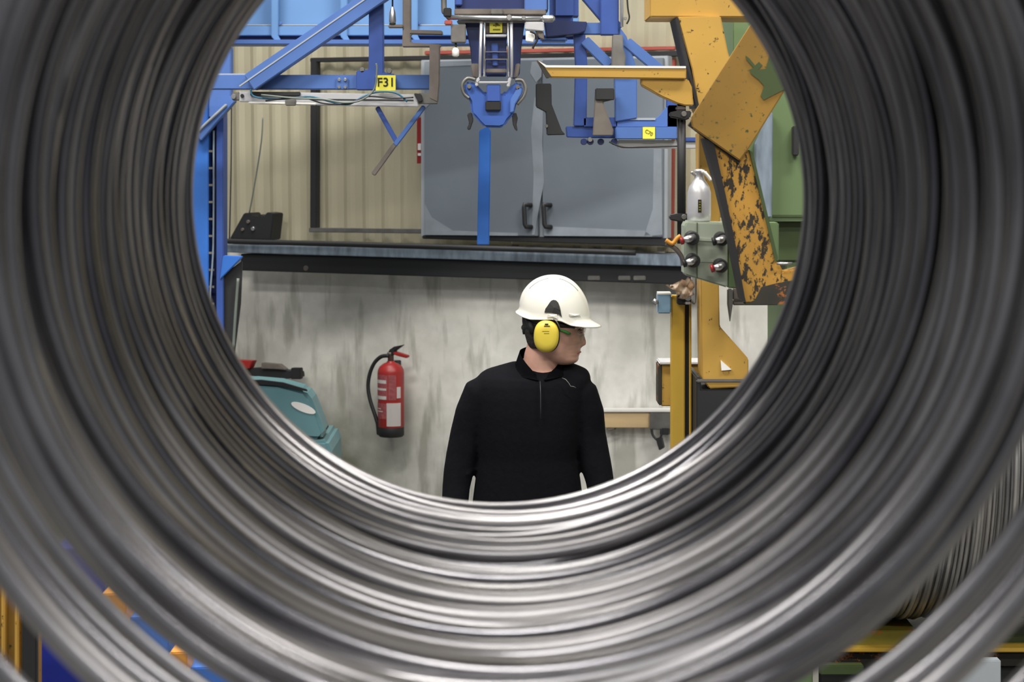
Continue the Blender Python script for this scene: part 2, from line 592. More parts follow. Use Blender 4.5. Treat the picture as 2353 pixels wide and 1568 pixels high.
box('leg', 2300, 1533, 2450, 1795, YP(6.32), .4, 'beamdark', st)
ga = empty('steel_offcut_pile', (1.2, 5.6, 0), 'pale grey steel chute below the far coil stand', 'chute')
prism('chute_plate', [(2010, 1568), (2090, 1518), (2300, 1518), (2300, 1800), (1990, 1800)], YP(5.9), .04, 'greylight', ga)
ga.name = 'steel_chute'
tr = box('steel_tray', 1885, 1530, 1985, 1552, YP(6.1), .04, 'greendark', None)
tag(tr, 'small grey green tray edge under the rusty beam', 'tray')

# ------------------------------------------------------------------ gallery and its rail on the wall
gal = empty('gallery_deck', WALL.at(1040, 600, .5), 'grey blue galvanised gallery deck edge over a black steel beam on the concrete wall', 'gallery')
prism('deck_edge', [(512, 562), (1575, 586), (1575, 613), (512, 580)], WALL, .12, 'deck', gal, off=.17)
prism('support_beam', [(553, 584), (1610, 614), (1610, 655), (553, 622)], WALL, .12, 'beamdark', gal, off=.14)
for x0 in (690,):
    disc('bolt', x0 + 12, 617, WALL, .014, .02, 'brownsteel', gal, off=.145)
for x0 in (1350, 1420, 1455):
    box('clamp', x0, 634, x0 + 28, 645, WALL, .03, 'steelmid', gal, off=.145)
rail = tube('handrail', [(400, 549), (470, 553), (950, 566), (1460, 581)], WALL, .013, 'beamdark', None, off=.22)
tag(rail, 'thin dark steel pipe running along the front of the gallery deck', 'rail')
# frame and cabinet
fr = empty('black_wall_frame', WALL.at(1100, 300, .1), 'black steel frame with red trim on the cream cladding, around the grey cabinet', 'frame')
prism('top_bar', [(712, 133), (1600, 116), (1600, 129), (712, 143)], WALL, .04, 'black', fr, off=.07)
prism('side_bar', [(713, 140), (728, 140), (727, 525), (712, 525)], WALL, .04, 'black', fr, off=.07)
prism('bottom_bar', [(709, 524), (972, 527), (972, 537), (709, 534)], WALL, .04, 'steelmid', fr, off=.08)
prism('red_trim', [(975, 117), (1550, 106), (1550, 115), (975, 126)], WALL, .03, 'reddull', fr, off=.05)
prism('red_trim', [(1532, 135), (1550, 135), (1545, 550), (1531, 550)], WALL, .03, 'reddull', fr, off=.05)
cb = empty('wall_cabinet', WALL.at(1255, 345, .2), 'large grey double door steel cabinet mounted on the cladding above the gallery', 'cabinet')
prism('body', [(967, 138), (1535, 128), (1533, 549), (967, 545)], WALL, .06, 'greylight', cb, off=.18)
for (a, b, hx) in (((975, 142, 975, 541), (1236, 138, 1236, 543), 1204), ((1246, 138, 1246, 543), (1524, 133, 1522, 545), 1249)):
    d = prism('door', [(a[0], a[1]), (b[0], b[1]), (b[2], b[3]), (a[2], a[3])], WALL, .02, 'grey', cb, off=.202)
    tube('handle', [(hx + 18, 472, 0), (hx, 470, .03), (hx, 476, .03), (hx + 2, 516, .03), (hx + 4, 521, .03), (hx + 18, 522, 0)], WALL, .0105, 'black', d, off=.206, smooth=False)
for poly in ([(1228, 225), (1240, 215), (1248, 240), (1246, 330), (1250, 420), (1240, 470), (1228, 540), (1222, 540), (1226, 400), (1220, 300)],
             [(1222, 142), (1246, 140), (1244, 176), (1232, 190), (1218, 168)], [(1502, 330), (1520, 320), (1522, 540), (1480, 543), (1500, 480)],
             [(976, 470), (992, 500), (1040, 530), (1190, 536), (1190, 542), (976, 540)], [(975, 143), (1100, 142), (1096, 150), (990, 154), (986, 240), (976, 250)],
             [(1250, 520), (1480, 530), (1500, 544), (1250, 542)]):
    prism('primer_patch', poly, WALL, .001, 'primer', cb, off=.2035, bevel=0, label='bare light grey primer where paint wore off')
prism('base_strip', [(970, 541), (1535, 548), (1535, 566), (970, 549)], WALL, .05, 'black', cb, off=.19)
ns = empty('notice_strip', WALL.at(963, 320, .09), 'narrow red and white notice left of the grey cabinet', 'notice')
box('plate', 958, 270, 969, 376, WALL, .008, 'red', ns, off=.09, bevel=0)
box('white_panel', 960, 330, 967, 345, WALL, .002, 'labelwhite', ns, off=.0925, bevel=0)
box('white_panel', 960, 352, 967, 358, WALL, .002, 'labelwhite', ns, off=.0925, bevel=0)
# dark block leaning on the gallery + cords
bl = empty('dark_cast_block', WALL.at(580, 520, .5), 'dark notched metal block leaning on the gallery beside the blue column', 'block')
prism('body', [(527, 549), (560, 490), (575, 489), (578, 497), (594, 497), (598, 492), (602, 497), (608, 497), (612, 488), (629, 491), (622, 552)], WALL, .10, 'beamdark', bl, off=.16, bevel=.004)
disc('bolt', 569, 510, WALL, .009, .01, 'brownsteel', bl, off=.17)
disc('bolt', 580, 526, WALL, .010, .01, 'steel', bl, off=.17)
disc('bolt', 556, 528, WALL, .008, .01, 'brownsteel', bl, off=.17)
c_ = tube('hanging_rope', [(604, 270), (600, 330), (584, 430), (573, 489)], WALL, .0035, 'hosegrey', None, off=.14)
tag(c_, 'thin grey cord hanging down to the dark notched block', 'cord')
c_ = tube('hanging_rope', [(532, 200), (531, 380), (527, 560)], WALL, .0035, 'beamdark', None, off=.08)
tag(c_, 'thin dark vertical cord on the cladding just right of the blue column', 'cord')

# ------------------------------------------------------------------ overhead beam
ob = empty('overhead_beam', YP(8.4).at(900, 40), 'light blue overhead girder with stiffeners along the top of the view', 'girder')
P8 = YP(8.4)
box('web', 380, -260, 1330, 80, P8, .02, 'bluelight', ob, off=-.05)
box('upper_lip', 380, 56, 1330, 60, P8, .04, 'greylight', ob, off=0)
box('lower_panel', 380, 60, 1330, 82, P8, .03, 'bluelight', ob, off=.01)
box('shadow_gap', 380, 82, 1330, 91, P8, .02, 'bluenavy', ob, off=-.02, bevel=0, label='dark recessed strip painted as shadow')  # navy colour stands in for the shade between panel and flange
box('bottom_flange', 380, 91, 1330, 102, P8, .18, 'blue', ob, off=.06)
for x0 in (623, 782, 944):
    prism('stiffener', [(x0, -260), (x0 + 17, -260), (x0 + 16, 82), (x0 + 24, 98), (x0 + 12, 98), (x0, 84)], P8, .05, 'bluelight', ob, off=.03)
for x0 in (640, 800, 958):
    disc('bolt', x0 + 5, 53, P8, .006, .01, 'blue', ob, off=.015)

# ------------------------------------------------------------------ left column
lc = empty('blue_column', (P8.at(490, 600).x, 8.0, 0), 'bright blue steel column with cable ladder, left side of the opening', 'column')
P79 = YP(7.9)
box('post', 400, -250, 479, 1630, P79, .12, 'bluestrong', lc)
prism('upper_post', [(500, 60), (530, 110), (530, 232), (505, 270), (480, 270), (480, 60)], P79, .08, 'blue', lc, off=.02)
box('flange', 497, 250, 513, 1630, P79, .12, 'bluedeep', lc)
box('back_plate', 478, 200, 498, 1630, P79, .02, 'bluenavy', lc, off=-.09)
tube('ladder_rail', [(491, 300), (490, 560), (482, 700), (482, 900)], P79, .004, 'deck', lc, off=.0)
for k in range(12):
    yy = 345 + k * 39
    box('rung', 479 if yy < 560 else 470, yy, 492, yy + 5, P79, .006, 'steelmid', lc, off=-.005, bevel=0)
bar('diagonal_brace', (534, 226), (455, 318), 18, P79, .06, 'blue', lc, off=.05)
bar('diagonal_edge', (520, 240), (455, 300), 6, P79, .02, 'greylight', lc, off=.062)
prism('gusset', [(512, 588), (556, 590), (552, 596), (505, 643)], P79, .05, 'bluestrong', lc, off=.01)
gp = prism('guard_panel', [(500, 640), (556, 600), (552, 700), (536, 830), (500, 840)], P79, .03, 'black', lc, off=-.03)
tube('bent_conduit', [(547, 640), (541, 720), (536, 800)], P79, .006, 'hosegrey', lc, off=.0)

# ------------------------------------------------------------------ left gauging frame
P7 = YP(7.5)
lf = empty('gauge_frame', P7.at(740, 190), 'blue handling frame with diagonal brace and sign F31, upper left', 'frame')
box('crossbar', 380, 172, 990, 205, P7, .10, 'blue', lf)
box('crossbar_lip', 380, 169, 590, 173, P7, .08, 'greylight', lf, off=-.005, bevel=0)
bar('diagonal', (572, 190), (1010, -110), 42, P7, .08, 'blue', lf, off=.085)
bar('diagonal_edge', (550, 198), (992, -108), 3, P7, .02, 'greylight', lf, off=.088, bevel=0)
prism('upright', [(848, -200), (880, -200), (881, 166), (906, 170), (907, 207), (818, 207), (818, 163), (847, 160)], P7, .06, 'bluedeep', lf, off=.03)
box('joint_plate', 772, 178, 800, 206, P7, .01, 'blue', lf, off=.012)
for (bx, by) in ((779, 183), (793, 183), (779, 200), (793, 200)):
    disc('bolt', bx, by, P7, .006, .008, 'steel', lf, off=.02)
disc('bolt', 832, 161, P7, .010, .02, 'steelmid', lf, off=.03)
disc('bolt', 894, 163, P7, .010, .02, 'steelmid', lf, off=.03)
sg = box('sign', 863, 173, 909, 208, P7, .004, 'yelsign', lf, off=.04, bevel=0)
text('F31', 887, 190, P7, .046, 'ink', sg, .0415)
al = empty('linear_cylinder', P7.at(740, 225), 'aluminium linear cylinder hanging under the blue crossbar', 'cylinder')
prism('rail_body', [(548, 210), (960, 217), (962, 246), (725, 242), (722, 236), (548, 234)], P7, .06, 'alu', al, off=.02)
prism('rail_slot', [(720, 227), (950, 229), (950, 232), (720, 230)], P7, .004, 'black', al, off=.0225, bevel=0)
prism('lower_lip', [(570, 233), (726, 236), (726, 242), (570, 239)], P7, .03, 'white', al, off=.03)
box('end_cap', 533, 212, 552, 231, P7, .05, 'steelmid', al, off=.02)
disc('port', 536, 222, P7, .010, .03, 'steel', al, off=.03)
disc('port', 556, 220, P7, .007, .03, 'rubber', al, off=.03)
box('carriage', 575, 211, 690, 221, P7, .03, 'beamdark', al, off=.035)
box('carriage_plate', 655, 228, 680, 243, P7, .02, 'steelmid', al, off=.035)
box('end_block', 960, 214, 1006, 239, P7, .05, 'steelmid', al, off=.03)
prism('end_hook', [(950, 214), (968, 216), (972, 232), (962, 236), (955, 224)], P7, .03, 'black', al, off=.045)
hs = tube('air_hose', [(576, 205), (585, 222), (640, 228), (712, 222), (760, 234), (800, 240), (835, 222), (870, 211), (910, 214), (936, 234)], P7, .0035, 'hoseblue', None, off=.065)
tag(hs, 'teal air hose looping along the aluminium cylinder', 'hose')
hs = tube('air_hose', [(600, 218), (680, 226), (740, 228), (790, 236), (830, 230), (860, 205), (866, 160), (864, 146)], P7, .0035, 'hosegrey', None, off=.078)
tag(hs, 'grey air hose rising over the blue upright beside the sign F31', 'hose')
hs = tube('air_hose', [(610, 232), (690, 224), (745, 238), (800, 238), (845, 222), (900, 226), (950, 224)], P7, .0028, 'rubber', None, off=.07)
tag(hs, 'thin black air hose tangled along the aluminium cylinder', 'hose')
br = empty('angle_linkage', P7.at(960, 100), 'brown worn steel angle linkage between the blue crossbar and the gripper', 'linkage')
P72 = YP(7.35)
box('hanger', 925, -220, 944, 104, P72, .05, 'brownsteel', br)
prism('knee', [(925, 68), (1016, 70), (1018, 80), (944, 78), (944, 98), (1012, 102), (1014, 108), (924, 108)], P72, .05, 'brownsteel', br, off=.01)
box('side_lug', 892, 56, 926, 64, P72, .03, 'brownsteel', br, off=.01)
prism('drop_plate', [(987, 104), (1011, 104), (1010, 190), (1006, 236), (986, 226)], P72, .04, 'brownsteel', br, off=.02)
pd = empty('pendant_switch', P72.at(902, 30), 'small steel plug hanging on a thin rod above the blue crossbar', 'switch')
tube('rod', [(902, -150), (902, 25)], P72, .003, 'rubber', pd)
pc = P72.at(902, 54)
link('plug', lathe_bm([(.011, 0), (.013, .01), (.011, .04), (.006, .055), (.004, .06)], pc, 16), 'steel', pd, True)
link('foot', lathe_bm([(.012, -.004), (.012, .0)], pc, 16), 'rubber', pd)
yp = empty('fork_gauge', P7.at(910, 320), 'thin blue Y shaped fork with bare steel tip under the left frame', 'fork')
bar('tine', (866, 246), (912, 328), 11, P7, .02, 'bluedeep', yp, off=.0)
bar('tine', (975, 244), (906, 335), 11, P7, .02, 'blue', yp, off=.004)
bar('tip', (908, 331), (857, 402), 11, P7, .02, 'brownsteel', yp, off=.004, label='bare steel tip')

# ------------------------------------------------------------------ centre gripper
P6 = YP(7.1)
gr = empty('gripper_head', P6.at(1140, 120), 'blue and chrome gripper head hanging in the middle above the worker', 'gripper')
box('top_housing', 1045, -220, 1260, 22, P6, .20, 'bluenavy', gr, off=0)
box('side_panel', 1205, -60, 1257, 24, P6, .02, 'blue', gr, off=.02)
box('side_panel', 1046, -60, 1062, 12, P6, .02, 'bluedeep', gr, off=.02)
box('upper_plate', 1044, 20, 1255, 34, P6, .16, 'brownsteel', gr, off=.02)
box('clamp_plate', 1128, 20, 1155, 33, P6, .02, 'steelmid', gr, off=.035)
tube('cross_shaft', [(1036, 40), (1266, 43)], P6, .0085, 'steel', gr, off=.04)
disc('shaft_end', 1170, 40, P6, .010, .02, 'steel', gr, off=.06)
disc('shaft_end', 1203, 41, P6, .008, .02, 'steel', gr, off=.06)
link('shaft_knob', lathe_bm([(.004, -.03), (.013, -.02), (.013, .012), (.006, .02)], P6.at(1262, 43, .04), 14, 'X'), 'steel', gr, True)
box('lower_plate', 1050, 46, 1248, 52, P6, .12, 'steelmid', gr, off=.03)
prism('side_arm', [(1068, 50), (1110, 50), (1112, 168), (1100, 182), (1086, 172), (1080, 110)], P6, .06, 'bluenavy', gr, off=-.01)
prism('side_arm', [(1170, 50), (1206, 50), (1198, 110), (1194, 172), (1180, 182), (1168, 168)], P6, .06, 'bluenavy', gr, off=-.01)
prism('arm_cheek', [(1081, 146), (1100, 146), (1100, 180), (1086, 178)], P6, .02, 'brownsteel', gr, off=.006)
prism('arm_cheek', [(1185, 146), (1196, 146), (1190, 178), (1180, 180)], P6, .02, 'brownsteel', gr, off=.006)
box('centre_channel', 1116, 80, 1164, 176, P6, .03, 'bluenavy', gr, off=-.02)
prism('centre_tongue', [(1128, 100), (1145, 100), (1144, 152), (1132, 152)], P6, .01, 'bluedeep', gr, off=-.012)
for yy in (118, 135): box('channel_rib', 1115, yy, 1166, yy + 2, P6, .006, 'steelmid', gr, off=-.004, bevel=0)
box('cross_strap', 1115, 79, 1164, 85, P6, .012, 'alu', gr, off=.012)
box('lower_strap', 1116, 158, 1164, 168, P6, .012, 'brownsteel', gr, off=.004)
box('back_block', 1112, 50, 1166, 78, P6, .03, 'brownsteel', gr, off=.0)
sg = box('sign', 1125, 49, 1154, 75, P6, .004, 'yelsign', gr, off=.012, bevel=0)
text('41', 1140, 62, P6, .036, 'inkolive', sg, .0135, -math.pi / 2)
for (xa, xb) in ((1106, 1103), (1175, 1177)):
    tube('guide_rod', [(xa, 50), (xb - 1, 178)], P6, .0055, 'alu', gr, off=.03)
tube('guide_rod', [(1114, 50), (1112, 176)], P6, .0035, 'steel', gr, off=.034)
tube('guide_rod', [(1167, 50), (1169, 176)], P6, .0035, 'steel', gr, off=.034)
box('yoke_bar', 1092, 187, 1168, 192, P6, .03, 'alu', gr, off=.05)
bar('yoke_link', (1100, 178), (1094, 198), 7, P6, .02, 'alu', gr, off=.05)
bar('yoke_link', (1172, 178), (1167, 200), 7, P6, .02, 'alu', gr, off=.05)
prism('bottom_shell', [(1064, 204), (1068, 190), (1080, 186), (1095, 194), (1115, 215), (1160, 215), (1178, 192), (1192, 188), (1202, 198), (1200, 214),
                       (1186, 240), (1181, 262), (1168, 276), (1160, 290), (1148, 294), (1113, 293), (1102, 282), (1090, 268), (1083, 262), (1080, 234), (1070, 216)],
      P6, .09, 'shellblue', gr, off=.03, bevel=.008)
box('shell_centre', 1118, 194, 1150, 234, P6, .02, 'bluedeep', gr, off=.045)
box('shell_slot', 1115, 232, 1151, 254, P6, .02, 'rubber', gr, off=.045)
prism('ear_lobe', [(1172, 230), (1190, 200), (1200, 204), (1198, 216), (1184, 240), (1180, 258), (1172, 260)], P6, .02, 'blue', gr, off=.045)
disc('bolt', 1078, 199, P6, .008, .012, 'steelmid', gr, off=.045)
disc('bolt', 1190, 201, P6, .008, .012, 'brownsteel', gr, off=.045)
tube('bent_pipe', [(1092, 183), (1074, 180), (1062, 195), (1066, 215), (1078, 226)], P6, .006, 'steelmid', gr, off=.03)
tube('bent_pipe', [(1184, 184), (1200, 185), (1208, 203), (1203, 222), (1188, 240)], P6, .006, 'steelmid', gr, off=.03)
prism('claw', [(1073, 262), (1084, 258), (1088, 276), (1084, 288), (1080, 300), (1072, 296), (1078, 284)], P6, .03, 'beamdark', gr, off=.02)
prism('claw', [(1176, 262), (1186, 258), (1190, 272), (1187, 286), (1190, 302), (1184, 300), (1178, 286)], P6, .03, 'beamdark', gr, off=.02)
va = empty('valve_block', P6.at(1055, 90), 'grey valve with white bottle shaped filter left of the gripper', 'valve')
box('body', 1036, 56, 1070, 98, P6, .06, 'steelmid', va, off=.04)
tube('elbow', [(1020, -80), (1020, 15), (1024, 30), (1036, 44)], P6, .010, 'steelmid', va, off=.03)
box('clamp_ring', 1019, 18, 1037, 38, P6, .04, 'rubber', va, off=.05)
box('red_cap', 1021, 46, 1039, 57, P6, .03, 'reddull', va, off=.05)
tube('stem', [(1047, 98), (1048, 112)], P6, .004, 'greendark', va, off=.02)
link('filter', lathe_bm([(.006, 0), (.012, .004), (.013, .022), (.009, .03), (.004, .034)], P6.at(1047, 131, .02), 16), 'white', va, True)
vb = empty('valve_block', P6.at(1225, 80), 'white plastic valve with black cable right of the gripper', 'valve')
prism('body', [(1206, 50), (1250, 50), (1250, 72), (1206, 68)], P6, .05, 'alu', vb, off=.05)
prism('lower_body', [(1208, 70), (1226, 74), (1230, 86), (1226, 98), (1208, 95)], P6, .04, 'white', vb, off=.05)
tube('cable', [(1218, 72), (1230, 78), (1234, 92), (1228, 102), (1224, 112)], P6, .004, 'rubber', vb, off=.06)
prism('side_bracket', [(1228, 68), (1250, 72), (1250, 92), (1240, 88)], P6, .03, 'brownsteel', vb, off=.04)
bp_ = prism('blue_post', [(1101, 300), (1120, 291), (1128, 300), (1124, 563), (1096, 563)], YP(7.9), .06, 'bluestrong', None)
tag(bp_, 'bright blue flat post below the gripper, in front of the grey cabinet', 'post')

# ------------------------------------------------------------------ right gauging frame
P73 = YP(7.3)
rf = empty('gauge_frame', P73.at(1440, 180), 'blue handling frame with two posts and braces, upper right behind the yellow arm', 'frame')
box('round_housing', 1264, -200, 1330, 48, P73, .18, 'bluedeep', rf, off=.02, bevel=.02)
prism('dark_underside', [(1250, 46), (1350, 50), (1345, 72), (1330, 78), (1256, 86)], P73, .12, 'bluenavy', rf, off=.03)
box('low_lip', 1242, 84, 1304, 95, P73, .10, 'blue', rf, off=.02, bevel=.006)
bar('upper_diagonal', (1335, -30), (1420, 70), 32, P73, .05, 'bluedeep', rf, off=.0)
box('upper_node', 1380, -10, 1422, 80, P73, .07, 'bluedeep', rf, off=.02)
box('upper_crossbar', 1330, 52, 1400, 79, P73, .05, 'blue', rf, off=.0)
tube('steel_pipe', [(1429, -150), (1429, 62)], P73, .006, 'alu', rf, off=.04)
tube('cable', [(1436, -100), (1442, 10), (1446, 40), (1440, 55)], P73, .003, 'rubber', rf, off=.05)
disc('indicator', 1437, 42, P73, .006, .01, 'steel', rf, off=.06)
prism('post', [(1318, 78), (1345, 78), (1350, 150), (1348, 290), (1318, 290), (1322, 150)], P73, .06, 'bluedeep', rf, off=.0)
prism('post', [(1424, 62), (1440, 84), (1464, 160), (1464, 272), (1414, 280), (1412, 160)], P73, .07, 'blue', rf, off=.01)
bar('brace', (1343, 92), (1402, 150), 24, P73, .04, 'blue', rf, off=.015)
bar('brace', (1440, 96), (1530, 172), 24, P73, .04, 'blue', rf, off=.015)
prism('actuator', [(1408, 80), (1432, 80), (1432, 112), (1438, 130), (1436, 156), (1405, 156)], P73, .05, 'steelmid', rf, off=.05)
prism('lower_bar', [(1300, 291), (1414, 288), (1416, 318), (1302, 316)], P73, .06, 'bluedeep', rf, off=-.01)
box('cross_piece', 1340, 270, 1420, 292, P73, .05, 'bluedeep', rf, off=.0)
box('lower_arm', 1414, 292, 1556, 320, P73, .09, 'blue', rf, off=.03)
prism('lower_arm_top', [(1446, 272), (1505, 275), (1520, 262), (1536, 240), (1556, 240), (1556, 293), (1414, 293), (1414, 276)], P73, .05, 'blue', rf, off=.0)
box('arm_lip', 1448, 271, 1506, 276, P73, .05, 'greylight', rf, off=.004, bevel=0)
box('outer_post', 1532, 225, 1556, 300, P73, .05, 'bluedeep', rf, off=.0)
box('outer_bar', 1556, 316, 1606, 326, P73, .05, 'bluedeep', rf, off=.0)
box('slide_rail', 1420, 322, 1600, 342, P73, .06, 'alu', rf, off=-.01)
for x0 in (1330, 1345, 1369, 1400): disc('bolt', x0 + 12, 326, P73, .012, .03, 'bluenavy', rf, off=.02)
disc('bolt', 1356, 321, P73, .009, .02, 'steel', rf, off=.03)
sg = box('sign', 1477, 292, 1505, 319, P73, .004, 'yelsign', rf, off=.036, bevel=0)
text('C70', 1491, 305, P73, .018, 'inkolive', sg, .0375, -.5)
tube('loose_hose', [(1400, 326), (1430, 338), (1480, 338), (1560, 336)], P73, .003, 'rubber', rf, off=.04)
fg = empty('guide_finger', P73.at(1270, 250), 'dark steel guide finger bent in the middle, left of the right frame', 'guide')
prism('plate', [(1231, 192), (1267, 192), (1268, 240), (1291, 300), (1300, 310), (1256, 311), (1254, 258), (1231, 246)], P73, .03, 'beamdark', fg, off=.05)
disc('bolt', 1256, 290, P73, .006, .008, 'steelmid', fg, off=.055)
fg2 = empty('guide_finger', P73.at(1385, 260), 'brownish tapered steel guide finger between the blue posts', 'guide')
prism('plate', [(1368, 204), (1412, 204), (1414, 228), (1386, 235), (1410, 300), (1408, 312), (1362, 312), (1364, 280)], P73, .03, 'brownsteel', fg2, off=.06)
box('dark_pad', 1368, 203, 1412, 230, P73, .02, 'beamdark', fg2, off=.07)

# ------------------------------------------------------------------ yellow press / crane on the right
P5 = YP(5.3)
yf = empty('yellow_press_frame', (P5.at(1650, 900).x, 5.4, 0), 'worn yellow steel press frame with tapered column on the right', 'press')
prism('head_beam', [(1493, -200), (1800, -200), (1800, 40), (1493, 39)], P5, .22, 'yellow', yf)
prism('column', [(1556, 38), (1656, 36), (1673, 120), (1700, 210), (1700, 330), (1640, 330), (1604, 250), (1590, 160)], P5, .20, 'yellow', yf, off=.02)
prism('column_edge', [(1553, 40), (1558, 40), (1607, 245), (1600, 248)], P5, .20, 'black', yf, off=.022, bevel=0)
prism('lower_column', [(1607, 305), (1660, 320), (1655, 500), (1652, 640), (1654, 750), (1720, 825), (1720, 890), (1630, 894), (1613, 870), (1610, 650)], P5, .12, 'yellow', yf, off=-.05)
prism('gusset_hole', [(1656, 828), (1681, 850), (1658, 852)], P5, .004, 'white', yf, off=-.046, bevel=0, label='triangular opening')
pa = box('cross_foot', 1518, 838, 1606, 934, P5, .10, 'yellow', yf, off=-.32)
box('foot_top', 1515, 833, 1720, 839, P5, .12, 'alu', yf, off=-.31)
box('foot_side', 1513, 838, 1521, 932, P5, .10, 'rustdark', yf, off=-.315)
mo = empty('motor_housing', (P5.at(1650, 900).x, 5.5, 0), 'black oily machine base under the yellow column foot', 'machine base')
prism('body', [(1600, 868), (1611, 866), (1611, 896), (1760, 896), (1760, 2280), (1600, 2280)], P5, .35, 'beamdark', mo, off=-.04)
box('flange', 1600, 872, 1720, 880, P5, .01, 'steelmid', mo, off=-.035)
# horizontal arm
ya = empty('pointed_bracket', P5.at(1420, 165), 'narrow yellow arm with pointed bare end reaching left from the press frame', 'arm')
prism('bar', [(1236, 141), (1254, 153), (1577, 156), (1577, 182), (1258, 178), (1250, 165)], P5, .05, 'yellow', ya, off=.05)
prism('top_highlight', [(1236, 139), (1256, 150), (1576, 152), (1576, 157), (1254, 155)], P5, .055, 'white', ya, off=.052, bevel=0, label='highlight on the top edge, painted in as a white strip')  # thin white plate paints in the highlight along the arm's top
prism('tip', [(1234, 139), (1250, 152), (1268, 177), (1256, 179)], P5, .052, 'rustdark', ya, off=.0505, bevel=0)
prism('bracket', [(1473, 178), (1582, 182), (1590, 200), (1594, 243), (1574, 243), (1556, 238), (1520, 222), (1474, 196)], P5, .06, 'yellow', ya, off=.04)
gr_ = empty('guide_rod', P5.at(1565, 400), 'black threaded rod with star clamps beside the grey cabinet', 'rod')
tube('rod', [(1566, 236), (1566, 560)], P5, .0115, 'beamdark', gr_, off=.02, smooth=False)
for (yy, ) in ((258,), (495,)):
    prism('star_clamp', [(1539, yy), (1558, yy - 4), (1590, yy - 3), (1586, yy + 14), (1575, yy + 19), (1556, yy + 14), (1540, yy + 11)], P5, .04, 'black', gr_, off=.045)
    disc('clamp_bolt', 1572, yy + 4, P5, .007, .01, 'steelmid', gr_, off=.05)
box('collar', 1554, 244, 1576, 254, P5, .03, 'brownsteel', gr_, off=.035)
# tilted plate and rusty leg
P49 = YP(4.95)
pt = empty('tilted_plate', P49.at(1700, 220), 'broad tilted ochre plate with green patches where the paint flaked', 'plate')
prism('plate', [(1730, 50), (1800, 110), (1806, 205), (1722, 340), (1700, 370), (1591, 294), (1588, 272)], P49, .03, 'yelplate', pt, off=.02)
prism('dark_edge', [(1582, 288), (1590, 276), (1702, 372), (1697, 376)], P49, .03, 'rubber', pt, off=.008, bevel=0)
prism('green_patch', [(1714, 128), (1722, 134), (1735, 150), (1744, 142), (1752, 150), (1742, 160), (1760, 158), (1768, 128), (1810, 130), (1806, 204), (1786, 214), (1770, 222),
                      (1755, 230), (1748, 220), (1756, 198), (1744, 184), (1726, 170), (1722, 160), (1732, 156), (1716, 138)], P49, .003, 'greendark', pt, off=.0225, bevel=0, label='flaked patch showing dark green')
lg = empty('scarred_beam', P49.at(1720, 500), 'slanting yellow beam scarred with rust, running down in front of the control box', 'beam')
prism('beam_face', [(1635, 322), (1720, 345), (1750, 440), (1787, 600), (1800, 625), (1850, 612), (1850, 690), (1712, 697), (1680, 560), (1660, 450)], P49, .06, 'yelrust', lg, off=.0)
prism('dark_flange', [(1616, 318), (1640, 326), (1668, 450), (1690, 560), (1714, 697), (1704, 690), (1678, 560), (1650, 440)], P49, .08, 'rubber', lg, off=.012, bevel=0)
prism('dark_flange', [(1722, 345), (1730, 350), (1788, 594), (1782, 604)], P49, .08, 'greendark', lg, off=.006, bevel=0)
tube('pin', [(1785, 606), (1820, 606)], P49, .0035, 'steel', lg, off=.02, smooth=False)
prism('rusty_foot', [(1750, 660), (1790, 650), (1850, 640), (1850, 700), (1712, 699), (1735, 690)], P49, .05, 'rustdark', lg, off=.004, bevel=0)
# galvanised strip + green cabinet
gs = prism('galvanised_strip', [(1735, 330), (1770, 258), (1776, 258), (1774, 500), (1735, 500)], YP(6.065), .03, 'deck', None)
tag(gs, 'upright bare galvanised strip behind the tilted ochre plate', 'strip')
gm = empty('green_cabinet', (YP(6.1).at(1760, 300).x, 6.3, 0), 'tall green machine cabinet behind the yellow beam', 'cabinet')
P61 = YP(6.1)
box('body', 1684, 20, 1872, 510, P61, .5, 'green', gm, off=0)
box('lower_recess', 1770, 510, 1868, 600, P61, .45, 'greendark', gm, off=-.04)
box('base', 1806, 600, 1868, 2020, P61, .45, 'green', gm, off=-.05)
box('bottom_trim', 1776, 494, 1868, 499, P61, .01, 'greendark', gm, off=.004, bevel=0)
box('latch', 1822, 290, 1836, 358, P61, .03, 'black', gm, off=.03)
# control box
P51 = YP(5.12)
cx_ = empty('control_box', P51.at(1630, 580), 'grey green control box with plugs and cables, under the aluminium bottle', 'control box')
prism('body', [(1578, 508), (1600, 510), (1672, 512), (1672, 662), (1572, 632), (1572, 520)], P51, .09, 'greenbox', cx_, off=.0, bevel=.004)
prism('side_plate', [(1672, 512), (1790, 512), (1790, 600), (1702, 664), (1672, 662)], P51, .07, 'green', cx_, off=-.004)
box('seam', 1601, 512, 1603, 640, P51, .003, 'greendark', cx_, off=.0015, bevel=0)
def plug(px, py, cap, dx=0):
    o = disc('plug', px, py, P51, .018, .05, 'rubber', cx_, off=.05)
    c = P51.at(px, py, .04)
    b_ = sweep_bm([P51.at(px + 2, py - 3, .045), P51.at(px - 10 + dx, py + 2, .055), P51.at(px - 22 + dx, py + 4, .06)], [.010, .0095, .007], 10)
    link('chrome_sleeve', b_, 'steel', o, True)
    b_ = sweep_bm([P51.at(px - 22 + dx, py + 4, .06), P51.at(px - 29 + dx, py + 6, .06)], [.0105, .0105], 10)
    link('coloured_ring' if cap == 'red' else 'cap', b_, cap, o, True)
plug(1592, 548, 'red')
plug(1660, 550, 'rubber', 6)
plug(1594, 600, 'rubber', 4)
plug(1658, 612, 'red', 4)
bar('highlight_strip', (1602, 550), (1640, 552), 6, P51, .004, 'greenbox', cx_, off=.003, bevel=0)
bar('highlight_strip', (1602, 599), (1640, 600), 6, P51, .004, 'greenbox', cx_, off=.003, bevel=0)
cab = empty('hanging_cables', P5.at(1550, 560), 'orange and brown cable ends at the left of the control box', 'cable')
